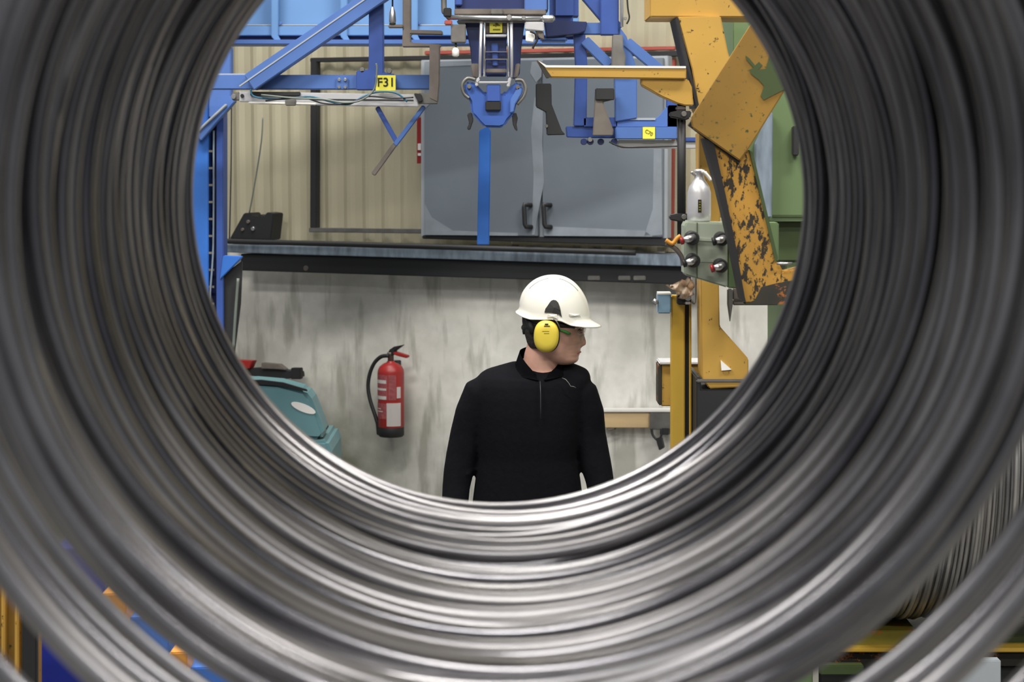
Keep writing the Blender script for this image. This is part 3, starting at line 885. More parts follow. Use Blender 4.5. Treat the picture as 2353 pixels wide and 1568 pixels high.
tube('cable', [(1530, 552), (1545, 560), (1556, 548), (1564, 542)], P51, .0055, 'orange', cab, off=.06)
tube('cable', [(1530, 560), (1550, 570), (1566, 590), (1570, 610)], P51, .006, 'brownsteel', cab, off=.05)
# bottle
bt = empty('drinking_bottle', P51.at(1605, 508), 'aluminium drinking bottle standing on the control box', 'bottle')
bz = P51.at(1606, 509, -.045)
sc = 5.16 / F
prof = [(24, 0), (27, 3), (27.5, 20), (27, 66), (23, 80), (14, 94), (11, 100), (10.5, 112), (12, 113), (12, 118), (5, 120)]
link('body', lathe_bm([(a * sc, b * sc) for a, b in prof], bz, 28), 'alu', bt, True)
nb = YP(5.16)
tube('cap_wire', [(1589, 400), (1590, 396), (1594, 401), (1606, 405), (1616, 400), (1622, 396), (1628, 405), (1635, 415)], nb, .0032, 'steel', bt)
tube('cap_clip', [(1614, 394), (1624, 402), (1634, 415)], nb, .0045, 'white', bt, off=.01)
lb = box('label_strip', 1604, 459, 1612, 489, nb, .002, 'ink', bt, off=.0318, bevel=0)
for yy in (463, 469, 475, 481): box('label_mark', 1606, yy, 1610, yy + 3, nb, .001, 'inkolive', lb, off=.0325, bevel=0)
# yellow guard post
P54 = YP(5.45)
gp = empty('guard_post', (P54.at(1565, 900).x, 5.5, 0), 'upright clean yellow channel post right of the worker', 'post')
box('face', 1543, 680, 1574, 2210, P54, .05, 'yelclean', gp)
box('slot', 1574, 680, 1584, 2210, P54, .03, 'rubber', gp, off=-.015, bevel=0)
box('flange', 1584, 684, 1589, 2210, P54, .05, 'yelclean', gp)
box('latch', 1557, 678, 1589, 701, P54, .04, 'rubber', gp, off=.035)
disc('latch_bolt', 1581, 685, P54, .009, .01, 'steel', gp, off=.04)
box('latch_tongue', 1573, 694, 1589, 700, P54, .01, 'alu', gp, off=.042)
prism('upper_arm', [(1590, 560), (1600, 560), (1600, 700), (1590, 700)], P54, .03, 'greylight', gp, off=-.03)
jb = empty('junction_box', P54.at(1526, 697), 'small pale blue junction box on the left of the yellow post', 'junction box')
box('body', 1511, 675, 1542, 721, P54, .05, 'ltblue', jb, off=.01)
box('lid_edge', 1512, 673, 1542, 677, P54, .05, 'white', jb, off=.012, bevel=0)
link('connector', sweep_bm([P54.at(1512, 693, .0), P54.at(1507, 695, .01), P54.at(1501, 690, .01)], [.006, .007, .006], 10), 'steel', jb, True)
# rag
bm = bmesh.new()
NX, NY = 18, 10
g = []
for i in range(NX):
    row = []
    for j in range(NY):
        u, v = i / (NX - 1), j / (NY - 1)
        px = 1532 + 62 * u + 3 * math.sin(v * 9 + i)
        top = 648 + 6 * math.sin(u * 8) - (10 if u > .72 else 0) + (6 if u < .15 else 0)
        bot = 680 - 8 * math.cos(u * 5) - 14 * (1 - u) * (u < .3)
        row.append(bm.verts.new(P54.at(px, top + (bot - top) * v, .045 + .012 * math.sin(u * 16 + v * 5) + .01 * math.sin(v * 8 - u * 6))))
    g.append(row)
for i in range(NX - 1):
    for j in range(NY - 1):
        bm.faces.new((g[i][j], g[i + 1][j], g[i + 1][j + 1], g[i][j + 1]))
bmesh.ops.solidify(bm, geom=bm.faces[:], thickness=.006)
rg = link('work_rag', bm, 'cloth', None, True)
tag(rg, 'crumpled brown rag draped on top of the yellow post', 'rag')
wedge = prism('steel_wedge', [(1672, 664), (1684, 664), (1684, 700), (1678, 742), (1672, 700)], P5, .02, 'steelmid', None, off=-.02)
tag(wedge, 'narrow pointed steel blade hanging below the control box', 'blade')
rb = empty('rusty_bracket', P5.at(1700, 690), 'small brown bracket behind the foot of the scarred beam', 'bracket')
box('plate', 1684, 664, 1712, 690, P5, .03, 'brownsteel', rb, off=-.03)
box('lower_plate', 1684, 692, 1790, 702, P5, .06, 'brownsteel', rb, off=-.03)
# wall board on the right
pk = empty('wall_board', WALL.at(1460, 960, .05), 'pale wooden board fixed to the concrete wall right of the worker', 'board')
box('plank', 1380, 948, 1492, 984, WALL, .05, 'wood', pk, off=.06)
box('white_edge', 1380, 941, 1540, 948, WALL, .06, 'labelwhite', pk, off=.07)
box('grey_plate', 1492, 950, 1545, 988, WALL, .04, 'steelmid', pk, off=.08)
ck = empty('spring_clamp', WALL.at(1510, 1005, .1), 'black spring clamp hanging under the board near the yellow post', 'clamp')
tube('wire_loop', [(1497, 985), (1500, 1000), (1512, 1012), (1520, 1000), (1519, 985)], WALL, .0055, 'black', ck, off=.09)
prism('jaw', [(1506, 1008), (1518, 1006), (1524, 1030), (1514, 1036), (1510, 1022)], WALL, .03, 'black', ck, off=.10)
box('grip', 1516, 985, 1536, 1000, WALL, .03, 'black', ck, off=.09)
sb = prism('wall_hook', [(1392, 985), (1412, 984), (1412, 988), (1398, 992)], WALL, .03, 'brownsteel', None, off=.06)
tag(sb, 'tiny brown hook under the wooden board beside the worker', 'hook')

# ------------------------------------------------------------------ fire extinguisher
fe = empty('fire_extinguisher', WALL.at(900, 1000, .12), 'red fire extinguisher with black hose hanging on the concrete wall', 'extinguisher')
FP = Plane(WALL.o + WALL.n * .14, WALL.n)
fc = FP.at(899, 1003)
sF = (fc.y) / F
pr = [(27, 0), (30, 3), (30, 22), (29.5, 23)]
link('black_foot', lathe_bm([(a * sF, b * sF) for a, b in pr], fc, 32), 'rubber', fe, True)
pr = [(29.3, 22), (30.6, 24), (30.6, 150), (30, 155), (26, 163), (17, 170), (9, 173), (8, 176)]
link('cylinder', lathe_bm([(a * sF, b * sF) for a, b in pr], fc, 40), 'red', fe, True)
pr = [(7, 172), (7, 190), (8.5, 191), (8.5, 196), (6, 197)]
link('valve', lathe_bm([(a * sF, b * sF) for a, b in pr], fc, 16), 'brownsteel', fe, True)
def curved_label(name, a0, a1, z0, z1, m, rr=31.0):
    bm = bmesh.new()
    base = math.atan2(WALL.n.y, WALL.n.x)
    n = 26
    A, B = [], []
    for i in range(n + 1):
        a = base + a0 + (a1 - a0) * i / n
        d = Vector((math.cos(a), math.sin(a), 0)) * rr * sF
        A.append(bm.verts.new(fc + d + Vector((0, 0, z0 * sF))))
        B.append(bm.verts.new(fc + d + Vector((0, 0, z1 * sF))))
    for i in range(n):
        bm.faces.new((A[i], A[i + 1], B[i + 1], B[i]))
    bmesh.ops.solidify(bm, geom=bm.faces[:], thickness=-.0006)
    return link(name, bm, m, fe, False)
l1 = curved_label('instruction_label', -1.35, .20, 88, 146, 'pink')
for (z0, z1) in ((126, 134), (110, 115), (89, 97)): curved_label('label_stripe', -1.3, .1, z0, z1, 'labelwhite', 31.3)
curved_label('instruction_label', .26, .85, 88, 146, 'pink')
curved_label('label_stripe', .9, 1.25, 92, 118, 'labelwhite', 31.2)
curved_label('instruction_label', -1.35, .1, 44, 80, 'pink')
curved_label('label_stripe', -.9, -.2, 60, 62, 'labelwhite', 31.3)
curved_label('label_stripe', -.9, -.4, 66, 68, 'labelwhite', 31.3)
curved_label('white_panel', .12, 1.25, 27, 81, 'labelwhite', 31.2)
tube('hose', [(893, 818), (876, 820), (860, 835), (849, 862), (846, 893), (852, 925), (862, 955), (868, 975)], FP, .0095, 'rubber', fe, off=.02)
bar('nozzle', (867, 968), (870, 1000), 10, FP, .03, 'rubber', fe, off=.03)
prism('lever', [(891, 816), (893, 805), (905, 797), (925, 793), (918, 799), (908, 806), (902, 818)], FP, .03, 'rubber', fe, off=.015)
prism('grip', [(903, 808), (918, 812), (936, 818), (934, 824), (915, 819), (903, 815)], FP, .03, 'red', fe, off=.015)
box('wall_bracket', 888, 830, 912, 850, FP, .05, 'beamdark', fe, off=-.09)

# ------------------------------------------------------------------ teal floor scrubber and shelf
fs = empty('floor_scrubber', (YP(8.6).at(640, 1000).x, 8.7, 0), 'teal floor cleaning machine partly hidden by the coil, lower left', 'floor cleaner')
P86 = YP(8.6)
prism('hood', [(480, 880), (580, 877), (640, 882), (700, 898), (716, 918), (735, 965), (747, 1000), (735, 1012), (690, 1010), (480, 1000)], P86, .22, 'teal', fs, off=.0, bevel=.02)
prism('hood_trim', [(480, 876), (600, 874), (650, 880), (704, 896), (706, 900), (640, 886), (480, 881)], P86, .02, 'rubber', fs, off=.004, bevel=0)
prism('lower_tank', [(500, 1013), (752, 1013), (762, 1040), (766, 1400), (500, 1400)], P86, .5, 'teal', fs, off=.02, bevel=.015)
prism('dark_gap', [(500, 1002), (735, 1006), (738, 1014), (500, 1014)], P86, .4, 'rubber', fs, off=-.02, bevel=0)
bdg = []
for k in range(20):
    a = 2 * math.pi * k / 20
    x_, y_ = 30 * math.cos(a), 9 * math.sin(a)
    t = R(22)
    bdg.append((697 + x_ * math.cos(t) - y_ * math.sin(t), 938 + x_ * math.sin(t) + y_ * math.cos(t)))
prism('badge', bdg, P86, .004, 'labelwhite', fs, off=.003, bevel=0)
box('undercarriage', 520, 1400, 740, 1520, P86, .4, 'rubber', fs, off=-.02)
ts = empty('tool_bracket', WALL.at(630, 850, .1), 'dark metal bracket with a red tool on the wall above the teal machine', 'bracket')
prism('bar', [(560, 848), (600, 846), (686, 855), (688, 868), (650, 872), (560, 862)], WALL, .06, 'beamdark', ts, off=.1)
prism('clip', [(600, 834), (640, 838), (655, 850), (600, 848)], WALL, .04, 'brownsteel', ts, off=.12)
box('hook', 668, 846, 690, 872, WALL, .03, 'rubber', ts, off=.13)
prism('red_handle', [(540, 828), (580, 830), (572, 848), (540, 845)], WALL, .05, 'red', ts, off=.12)

# ------------------------------------------------------------------ lower left machinery beyond the gaps in the coil
P45 = YP(4.4)
yc = empty('ribbed_column', (P45.at(20, 1500).x, 4.5, 0), 'ochre ribbed steel column in the bottom left corner', 'column')
box('core', -120, 1330, 68, 2650, P45, .12, 'yelplate', yc)
for x0 in (-30, 2, 33, 58):
    box('rib', x0, 1330, x0 + 9, 2650, P45, .03, 'yellow', yc, off=.03)
bmn = empty('blue_machine', (P45.at(250, 1500).x, 4.8, 0), 'royal blue machine casing seen through the coil, bottom left', 'machine')
box('casing', 75, 1445, 330, 2500, YP(4.7), .4, 'royal', bmn)
box('upper_casing', 120, 1262, 240, 1444, YP(4.75), .35, 'royal', bmn)
box('blue_bar', 285, 1420, 388, 1530, YP(4.65), .1, 'bluestrong', bmn)
box('orange_block', 232, 1365, 290, 1480, YP(4.6), .1, 'orange', bmn)
box('orange_block', 389, 1500, 430, 1700, YP(4.6), .1, 'orange', bmn)
box('blue_base', 431, 1535, 640, 2500, YP(4.65), .3, 'bluestrong', bmn)
cn = empty('cable_plug', (P45.at(50, 1130).x, 4.2, YP(4.2).at(50, 1170).z), 'blue and white plug on a yellow stem at the left edge', 'plug')
P42 = YP(4.2)
box('yellow_stem', 30, 1070, 39, 1118, P42, .01, 'yelclean', cn)
for (x0, y0, x1, y1, m_) in ((28, 1117, 55, 1127, 'blue'), (38, 1127, 58, 1132, 'red'), (36, 1132, 64, 1140, 'blue'), (42, 1140, 66, 1150, 'bluenavy'), (44, 1150, 74, 1158, 'blue'), (48, 1157, 78, 1168, 'white')):
    box('ring' if m_ != 'white' else 'white_cap', x0, y0, x1, y1, P42, .04, m_, cn)
box('bracket', 50, 1168, 84, 2780, P42, .02, 'beamdark', cn)

#PERSON
# ------------------------------------------------------------------ person
PY = 6.5
PP = YP(PY)
def W(px, py, dy=0.0):
    p = PP.at(px, py)
    return Vector((p.x, PY + dy, p.z))
SP = PY / F                       # metres per image pixel at the person
worker = empty('person', (W(1225, 900).x, PY, 0), 'person in black half-zip pullover and white helmet, head turned to his left', 'person')

def ellipse_stack(bm, secs, seg=28, p=2.3):
    """secs: (cx, cy, z, rx, ry)"""
    rings = []
    for (cx_, cy_, z, rx, ry) in secs:
        ring = []
        for k in range(seg):
            a = 2 * math.pi * k / seg
            ca, sa = math.cos(a), math.sin(a)
            ring.append(bm.verts.new((cx_ + rx * math.copysign(abs(ca) ** (2 / p), ca), cy_ + ry * math.copysign(abs(sa) ** (2 / p), sa), z)))
        rings.append(ring)
    for a, b in zip(rings, rings[1:]):
        for k in range(seg):
            bm.faces.new((a[k], a[(k + 1) % seg], b[(k + 1) % seg], b[k]))
    bm.faces.new(rings[0])
    bm.faces.new(list(reversed(rings[-1])))
    return bm

HEAD = [(648, 1300, 1245, 25), (655, 1312, 1234, 42), (670, 1330, 1222, 58), (690, 1341, 1212, 69), (710, 1345, 1207, 75), (725, 1345, 1205, 77), (738, 1345, 1205, 77.5),
        (746, 1344.5, 1206, 77), (752, 1342.5, 1207, 76), (758, 1340, 1208, 75), (765, 1338.5, 1210, 74), (772, 1337.5, 1212, 72), (779, 1337, 1214, 70), (786, 1336, 1216, 68),
        (792, 1335, 1219, 66), (797, 1333, 1222, 64), (801, 1333, 1226, 62), (805, 1334, 1230, 60), (808.5, 1331.5, 1234, 58), (812, 1333, 1238, 56), (816, 1330, 1242, 54),
        (820, 1329.5, 1248, 51), (825, 1329.5, 1255, 47), (830, 1326, 1263, 41), (834, 1320, 1272, 32), (837, 1308, 1282, 18)]
NOSE = {752: 0, 758: 1.0, 765: 3.5, 772: 6, 779: 9, 786: 12, 792: 12, 797: 4, 801: 0}
def head_bm(bm, grow=0.0, seg=64):
    rings = []
    for (py, fx, bx, hw) in HEAD:
        f, b = W(fx, py), W(bx, py)
        c = (f.x * .5 + b.x * .5)
        a_ = (f.x - b.x) * .5 + grow
        hwm = hw / 1000 + grow
        nb_ = NOSE.get(py, 0) * SP
        ring = []
        for k in range(seg):
            t = 2 * math.pi * k / seg
            tt = t if t <= math.pi else t - 2 * math.pi
            ca, sa = math.cos(t), math.sin(t)
            front = max(0, ca)
            jaw = 1.0 - (0.16 * front if py > 760 else 0.06 * front)
            x = c + a_ * math.copysign(abs(ca) ** .9, ca)
            y = PY - .012 + hwm * sa * jaw
            if nb_ and grow == 0: x += nb_ * math.exp(-(tt / .155) ** 2)
            if 750 < py < 770 and grow == 0:
                x -= .008 * math.exp(-((abs(tt) - .42) / .18) ** 2)
            if 772 < py < 800 and grow == 0:
                x += .0015 * math.exp(-((abs(tt) - .75) / .25) ** 2)
            ring.append(bm.verts.new((x, y, f.z)))
        rings.append(ring)
    for a, b in zip(rings, rings[1:]):
        for k in range(seg):
            bm.faces.new((a[k], a[(k + 1) % seg], b[(k + 1) % seg], b[k]))
    bm.faces.new(rings[0])
    bm.faces.new(list(reversed(rings[-1])))
    return bm

ARM_L = [(1136, 888, .052, 0), (1106, 906, .063, 0), (1088, 950, .061, 0), (1074, 1000, .058, 0), (1061, 1050, .053, -.01), (1053, 1085, .049, -.02), (1049, 1115, .046, -.03),
         (1046, 1160, .044, -.05), (1048, 1230, .041, -.09), (1053, 1300, .037, -.13)]
ARM_R = [(1308, 888, .052, 0), (1334, 908, .061, 0), (1347, 950, .060, 0), (1353, 1000, .057, 0), (1363, 1040, .053, -.01), (1370, 1070, .051, -.02), (1377, 1100, .047, -.03),
         (1384, 1150, .044, -.05), (1386, 1230, .041, -.09), (1383, 1300, .037, -.13)]
TORSO = [(826, 1243, 50, .034, .035), (834, 1242, 66, .044, .034), (842, 1239, 92, .058, .03), (850, 1234, 116, .072, .024), (858, 1230, 126, .085, .018), (868, 1227, 132, .102, .012), (885, 1222, 134, .115, .01),
         (910, 1219, 133, .125, .01), (950, 1216, 128, .128, .005), (1000, 1214, 121, .125, .0), (1050, 1212, 114, .120, 0), (1100, 1213, 122, .122, 0), (1160, 1213, 130, .125, 0),
         (1225, 1213, 134, .128, 0), (1290, 1213, 134, .128, 0)]

def remeshed(name, bm, m, voxel, smooth_it, parent):
    bmesh.ops.recalc_face_normals(bm, faces=bm.faces)
    me = bpy.data.meshes.new(name)
    bm.to_mesh(me)
    bm.free()
    tmp = bpy.data.objects.new('tmp', me)
    col.objects.link(tmp)
    md = tmp.modifiers.new('r', 'REMESH')
    md.mode = 'VOXEL'
    md.voxel_size = voxel
    sm = tmp.modifiers.new('s', 'SMOOTH')
    sm.iterations = smooth_it
    sm.factor = .5
    dg = bpy.context.evaluated_depsgraph_get()
    me2 = bpy.data.meshes.new_from_object(tmp.evaluated_get(dg))
    bpy.data.objects.remove(tmp)
    me2.name = name
    me2.materials.clear()
    me2.materials.append(M[m])
    for p in me2.polygons: p.use_smooth = True
    o = bpy.data.objects.new(name, me2)
    col.objects.link(o)
    o.parent = parent
    o.matrix_parent_inverse = world_of(parent).inverted()
    return o

def limb(bm, pts, shrink=0.0, seg=16):
    P_ = [W(a, b, d) for a, b, r, d in pts]
    sweep_bm(P_, [r - shrink for a, b, r, d in pts], seg, False, bm)

# body: one continuous figure
bm = bmesh.new()
head_bm(bm)
n0, n1 = W(1247, 872, .015), W(1262, 765, .0)
sweep_bm([n0, W(1246, 845, .012), W(1247, 820, .008), W(1254, 795, .005), n1], [.078, .065, .061, .060, .058], 24, False, bm)
ellipse_stack(bm, [(W(c, y).x, PY + d, W(c, y).z, max(.03, hw * SP - .014), dp - .014) for y, c, hw, dp, d in TORSO])
limb(bm, ARM_L, .012)
limb(bm, ARM_R, .012)
def hand(bm, wrist, side):
    w0 = wrist
    down = Vector((0, -.15, -1)).normalized()
    sx_ = Vector((side, 0, 0))
    rt = Vector((0, -1, 0))
    # palm hangs down, its edge to the front
    sweep_bm([w0, w0 + down * .03, w0 + down * .06, w0 + down * .095], [.027, .03, .034, .030], 12, False, bm)
    for i, (o_, ln) in enumerate(((-.030, .070), (-.010, .080), (.010, .076), (.030, .060))):
        a = w0 + down * .085 - rt * o_
        p1 = a + down * ln * .45 - sx_ * .006
        p2 = p1 + down * ln * .32 - sx_ * .014
        p3 = p2 + down * ln * .24 - sx_ * .018
        sweep_bm([a, p1, p2, p3], [.0098, .0092, .0085, .0065], 8, False, bm)
    a = w0 + down * .03 + rt * .026
    sweep_bm([a, a + down * .03 + rt * .022, a + down * .058 + rt * .028 - sx_ * .006, a + down * .08 + rt * .026 - sx_ * .012], [.013, .012, .010, .008], 8, False, bm)
hl, hr = W(1053, 1298, -.13), W(1383, 1298, -.13)
hand(bm, hl, -1)
hand(bm, hr, 1)
hipz = W(1213, 1290).z
for s in (-1, 1):
    x0 = W(1213, 1290).x + s * .09
    sweep_bm([(x0, PY, hipz + .03), (x0 + s * .01, PY, hipz - .12), (x0 + s * .02, PY - .01, .52), (x0 + s * .025, PY + .01, .35), (x0 + s * .03, PY + .02, .12), (x0 + s * .03, PY + .02, .07)],
             [.09, .082, .058, .055, .042, .042], 16, False, bm)
    sweep_bm([(x0 + s * .03, PY + .06, .055), (x0 + s * .035, PY - .02, .055), (x0 + s * .045, PY - .13, .045), (x0 + s * .048, PY - .18, .04)], [.035, .042, .042, .026], 14, False, bm)
body = remeshed('body', bm, 'skin', .0035, 3, worker)

# pullover
bm = bmesh.new()
ellipse_stack(bm, [(W(c, y).x, PY + d, W(c, y).z, hw * SP, dp) for y, c, hw, dp, d in TORSO[1:]], 40)
limb(bm, ARM_L, 0, 20)
limb(bm, ARM_R, 0, 20)
# soft folds
for (a, b, c_) in (((1090, 1075), (1062, 1088), .007), ((1085, 1098), (1040, 1112), .007), ((1400, 1062), (1365, 1078), .008), ((1402, 1090), (1355, 1098), .006)):
    sweep_bm([W(a[0], a[1], -.03), W((a[0] + b[0]) / 2, (a[1] + b[1]) / 2 + 3, -.06), W(b[0], b[1], -.05)], [c_ * .6, c_, c_ * .6], 8, False, bm)
pull = remeshed('pullover', bm, 'knit', .006, 10, worker)
# collar: stand-up, open in a V at the front
bm = bmesh.new()
top, bot = [], []
NS = 48
CK = [(0, 796), (.5, 807), (.66, 822), (.8, 840), (.92, 857), (1.0, 865)]
for i in range(NS + 1):
    a = -math.pi + .10 + (2 * math.pi - .20) * i / NS      # 0 = back, +-pi = front
    b = abs(a) / math.pi
    side = 1 if a > 0 else -1                 # +1: image right
    for (k0, v0), (k1, v1) in zip(CK, CK[1:]):
        if b <= k1 + 1e-6:
            tp = v0 + (v1 - v0) * (b - k0) / (k1 - k0)
            break
    if side > 0: tp += 12 * math.sin(math.pi * b)
    rx = .058 + .010 * math.sin(math.pi * b)
    ry = .064
    cxp = 1243 - 2 * (1 - b)
    z = W(cxp, tp).z
    x = W(cxp, 820).x + math.sin(a) * rx
    y = PY + .008 + math.cos(a) * ry
    top.append((x, y - .012 * b, z))
    zb_ = W(cxp, 850 + 18 * b ** 2).z
    bot.append((W(cxp, 820).x + math.sin(a) * (rx + .034), PY + .008 + math.cos(a) * (ry + .028) - .012 * b, zb_))
tv = [bm.verts.new(p) for p in top]
mv = [bm.verts.new(((t[0] * .62 + b[0] * .38), (t[1] * .55 + b[1] * .45), t[2] * .45 + b[2] * .55)) for t, b in zip(top, bot)]
bv = [bm.verts.new(p) for p in bot]
for i in range(NS):
    bm.faces.new((tv[i], tv[i + 1], mv[i + 1], mv[i]))
    bm.faces.new((mv[i], mv[i + 1], bv[i + 1], bv[i]))
bmesh.ops.solidify(bm, geom=bm.faces[:], thickness=.005)
link('collar', bm, 'knit', pull, True)
zp = [W(1240, 868, -.110), W(1241, 895, -.126), W(1241, 925, -.132), W(1241, 950, -.134)]
link('zip', sweep_bm(zp, .0016, 6), 'black', pull, True)
mk = [W(1290, 861, -.10), W(1298, 864, -.105), W(1304, 871, -.108), W(1309, 879, -.108), W(1316, 880, -.107), W(1321, 883, -.105)]
link('shoulder_mark', sweep_bm(mk, .0012, 6), 'steelmid', pull, True, label='small pale squiggle mark')
# trousers and boots
bm = bmesh.new()
xh = W(1213, 1290).x
ellipse_stack(bm, [(xh, PY, hipz + .06, .180, .120), (xh, PY, hipz - .04, .188, .125), (xh, PY, hipz - .12, .185, .12)])
for s in (-1, 1):
    x0 = xh + s * .09
    sweep_bm([(x0, PY, hipz - .02), (x0 + s * .01, PY, hipz - .14), (x0 + s * .02, PY - .01, .52), (x0 + s * .025, PY + .01, .35), (x0 + s * .03, PY + .02, .10)],
             [.098, .094, .074, .070, .066], 18, False, bm)
remeshed('trousers', bm, 'trouser', .008, 4, worker)
for s in (-1, 1):
    x0 = xh + s * .12
    bm = bmesh.new()
    ellipse_stack(bm, [(x0, PY - .04, 0.0, .05, .135), (x0, PY - .04, .03, .052, .137), (x0, PY - .035, .06, .05, .125), (x0, PY - .0, .10, .05, .07), (x0, PY + .02, .14, .052, .055), (x0, PY + .02, .17, .052, .055)])
    remeshed('boot', bm, 'rubber', .006, 3, worker)
# short dark hair at the back of the head
bm = bmesh.new()
head_bm(bm, .0045)
bmesh.ops.delete(bm, geom=[f for f in bm.faces if not (f.calc_center_median().z < W(0, 690).z and f.calc_center_median().z > W(0, 797).z
                 and f.calc_center_median().x < W(1282 - max(0, (W(0, 765).z - f.calc_center_median().z) * 900), 0).x)], context='FACES')
bmesh.ops.solidify(bm, geom=bm.faces[:], thickness=.003)
link('hair', bm, 'hair', worker, True)
# ear
bm = lathe_bm([(.006, -.004), (.017, -.002), (.019, .004), (.010, .008)], W(1262, 770, -.086), 18, 'Y')
for v in bm.verts: v.co.z = W(0, 770).z + (v.co.z - W(0, 770).z) * 1.6
link('ear', bm, 'skin', worker, True)
# eyes, brow, mouth
for s in (-1, 1):
    p = W(1327.5, 761, -.012 + s * .031)
    bm = bmesh.new()
    bmesh.ops.create_uvsphere(bm, u_segments=16, v_segments=10, radius=.0105)
    for v in bm.verts: v.co += p
    e = link('eye', bm, 'eyewhite', worker, True)
    link('eyelid', sweep_bm([p + Vector((.004, -.0105, .001)), p + Vector((.0085, -.006, .0045)), p + Vector((.0105, 0, .0052)), p + Vector((.0085, .006, .0045)), p + Vector((.004, .0105, .001))], [.0022, .003, .0032, .003, .0022], 8), 'skin', worker, True)
    link('eyelid', sweep_bm([p + Vector((.004, -.0105, -.001)), p + Vector((.0085, -.006, -.0045)), p + Vector((.0100, 0, -.0056)), p + Vector((.0085, .006, -.0045)), p + Vector((.004, .0105, -.001))], [.002, .0026, .0028, .0026, .002], 8), 'skin', worker, True)
    bm = bmesh.new()
    bmesh.ops.create_uvsphere(bm, u_segments=12, v_segments=8, radius=.0052)
    for v in bm.verts: v.co += p + Vector((.0064, s * .002, 0))
    link('iris', bm, 'ink', e, True)
    link('eyebrow', sweep_bm([W(1342, 751.5, -.012 + s * .014), W(1340.5, 749.5, -.012 + s * .030), W(1334, 751, -.012 + s * .046), W(1326, 755, -.012 + s * .058)], [.002, .0028, .0026, .001], 8), 'hair', worker, True)
mp_ = [W(1325, 810, -.012 - .026), W(1330.5, 808.8, -.012 - .014), W(1333.6, 808.2, -.012), W(1330.5, 808.8, -.012 + .014), W(1325, 810, -.012 + .026)]
link('lips', sweep_bm(smoothpts(mp_), .0028, 8), 'lip', worker, True)
# helmet
hc = W(1270, 722)
hel = empty('helmet', hc)
hel.parent = worker
hel.matrix_parent_inverse = world_of(worker).inverted()
def rim(a):
    """rim image row and radial stretch by angle (0 = front, pi = back)"""
    b = abs(a) / math.pi
    keys = [(0, 748), (.12, 748), (.25, 746), (.36, 741), (.44, 731), (.52, 727), (.60, 728), (.72, 728), (.86, 720), (1.0, 715)]
    for (k0, v0), (k1, v1) in zip(keys, keys[1:]):
        if b <= k1:
            t = (b - k0) / (k1 - k0)
            return v0 + (v1 - v0) * t
    return 715
NSEG, NR = 96, 22
def helmet_point(a, t, grow=0.0):
    rz = W(0, rim(a)).z
    ztop_ = W(0, 634).z
    ca, sa = math.cos(a), math.sin(a)
    ax = .121 if ca > 0 else .112
    x0 = 1271
    s_ = math.sin(t * math.pi / 2)
    c2_ = math.cos(t * math.pi / 2) ** .92
    zz = rz + (ztop_ - rz) * s_
    # ridge along the crown
    ridge = .0045 * math.exp(-(sa * c2_ / .16) ** 6) * min(1, t * 3) if t > .12 else 0
    x = W(x0 - 6 * s_ * 0, 722).x + (ax + grow) * ca * c2_
    y = PY - .010 + (.101 + grow) * sa * c2_
    return Vector((x + ridge * ca * c2_, y, zz + ridge * s_))
bm = bmesh.new()
rings = []
# brim flare
for (ext, dz) in ((1.0, -.0015), (.85, .001), (.45, .0045), (.12, .0085)):
    ring = []
    for k in range(NSEG):
        a = -math.pi + 2 * math.pi * k / NSEG
        b = abs(a) / math.pi
        br_ = .034 * max(0, 1 - (b / .36) ** 2) + (.009 if b > .8 else .009 * max(0, (b - .62) / .18)) + .0035
        p = helmet_point(a, 0.0)
        d = Vector((math.cos(a), math.sin(a), 0))
        ring.append(bm.verts.new(p + d * br_ * ext + Vector((0, 0, dz + (.012 * (1 - ext) if b < .3 else 0)))))
    rings.append(ring)
for i in range(1, NR + 1):
    t = .06 + .94 * (i / NR) * .995
    rings.append([bm.verts.new(helmet_point(-math.pi + 2 * math.pi * k / NSEG, t)) for k in range(NSEG)])
for a, b in zip(rings, rings[1:]):
    for k in range(NSEG):
        bm.faces.new((a[k], a[(k + 1) % NSEG], b[(k + 1) % NSEG], b[k]))
bm.faces.new(rings[-1])
bmesh.ops.recalc_face_normals(bm, faces=bm.faces)
bmesh.ops.solidify(bm, geom=bm.faces[:], thickness=.0025)
link('shell', bm, 'helmet', hel, True)
def on_helmet(a, t, g=.001):
    return helmet_point(a, t, g)
# groove beside the ridge
def groove_pt(u):
    # u in -1 (back) .. 1 (front): a line running beside the crown ridge
    t = 1 - abs(u) * .62
    t = min(t, .80)
    c2_ = math.cos(t * math.pi / 2) ** .92
    sa_ = min(1, .030 / (.101 * c2_))
    a_ = math.asin(sa_)
    return on_helmet(-a_ if u > 0 else -(math.pi - a_), t, .0002)
for lo_, hi_ in ((-.85, -.335), (.335, .80)):
    link('crown_groove', sweep_bm([groove_pt(lo_ + (hi_ - lo_) * i / 16) for i in range(17)], .0010, 6), 'steelmid', hel, True)
link('crown_groove', sweep_bm([groove_pt(-.335), (groove_pt(-.335) + groove_pt(.335)) / 2 + Vector((0, -.001, .0015)), groove_pt(.335)], .0010, 6), 'steelmid', hel, True)
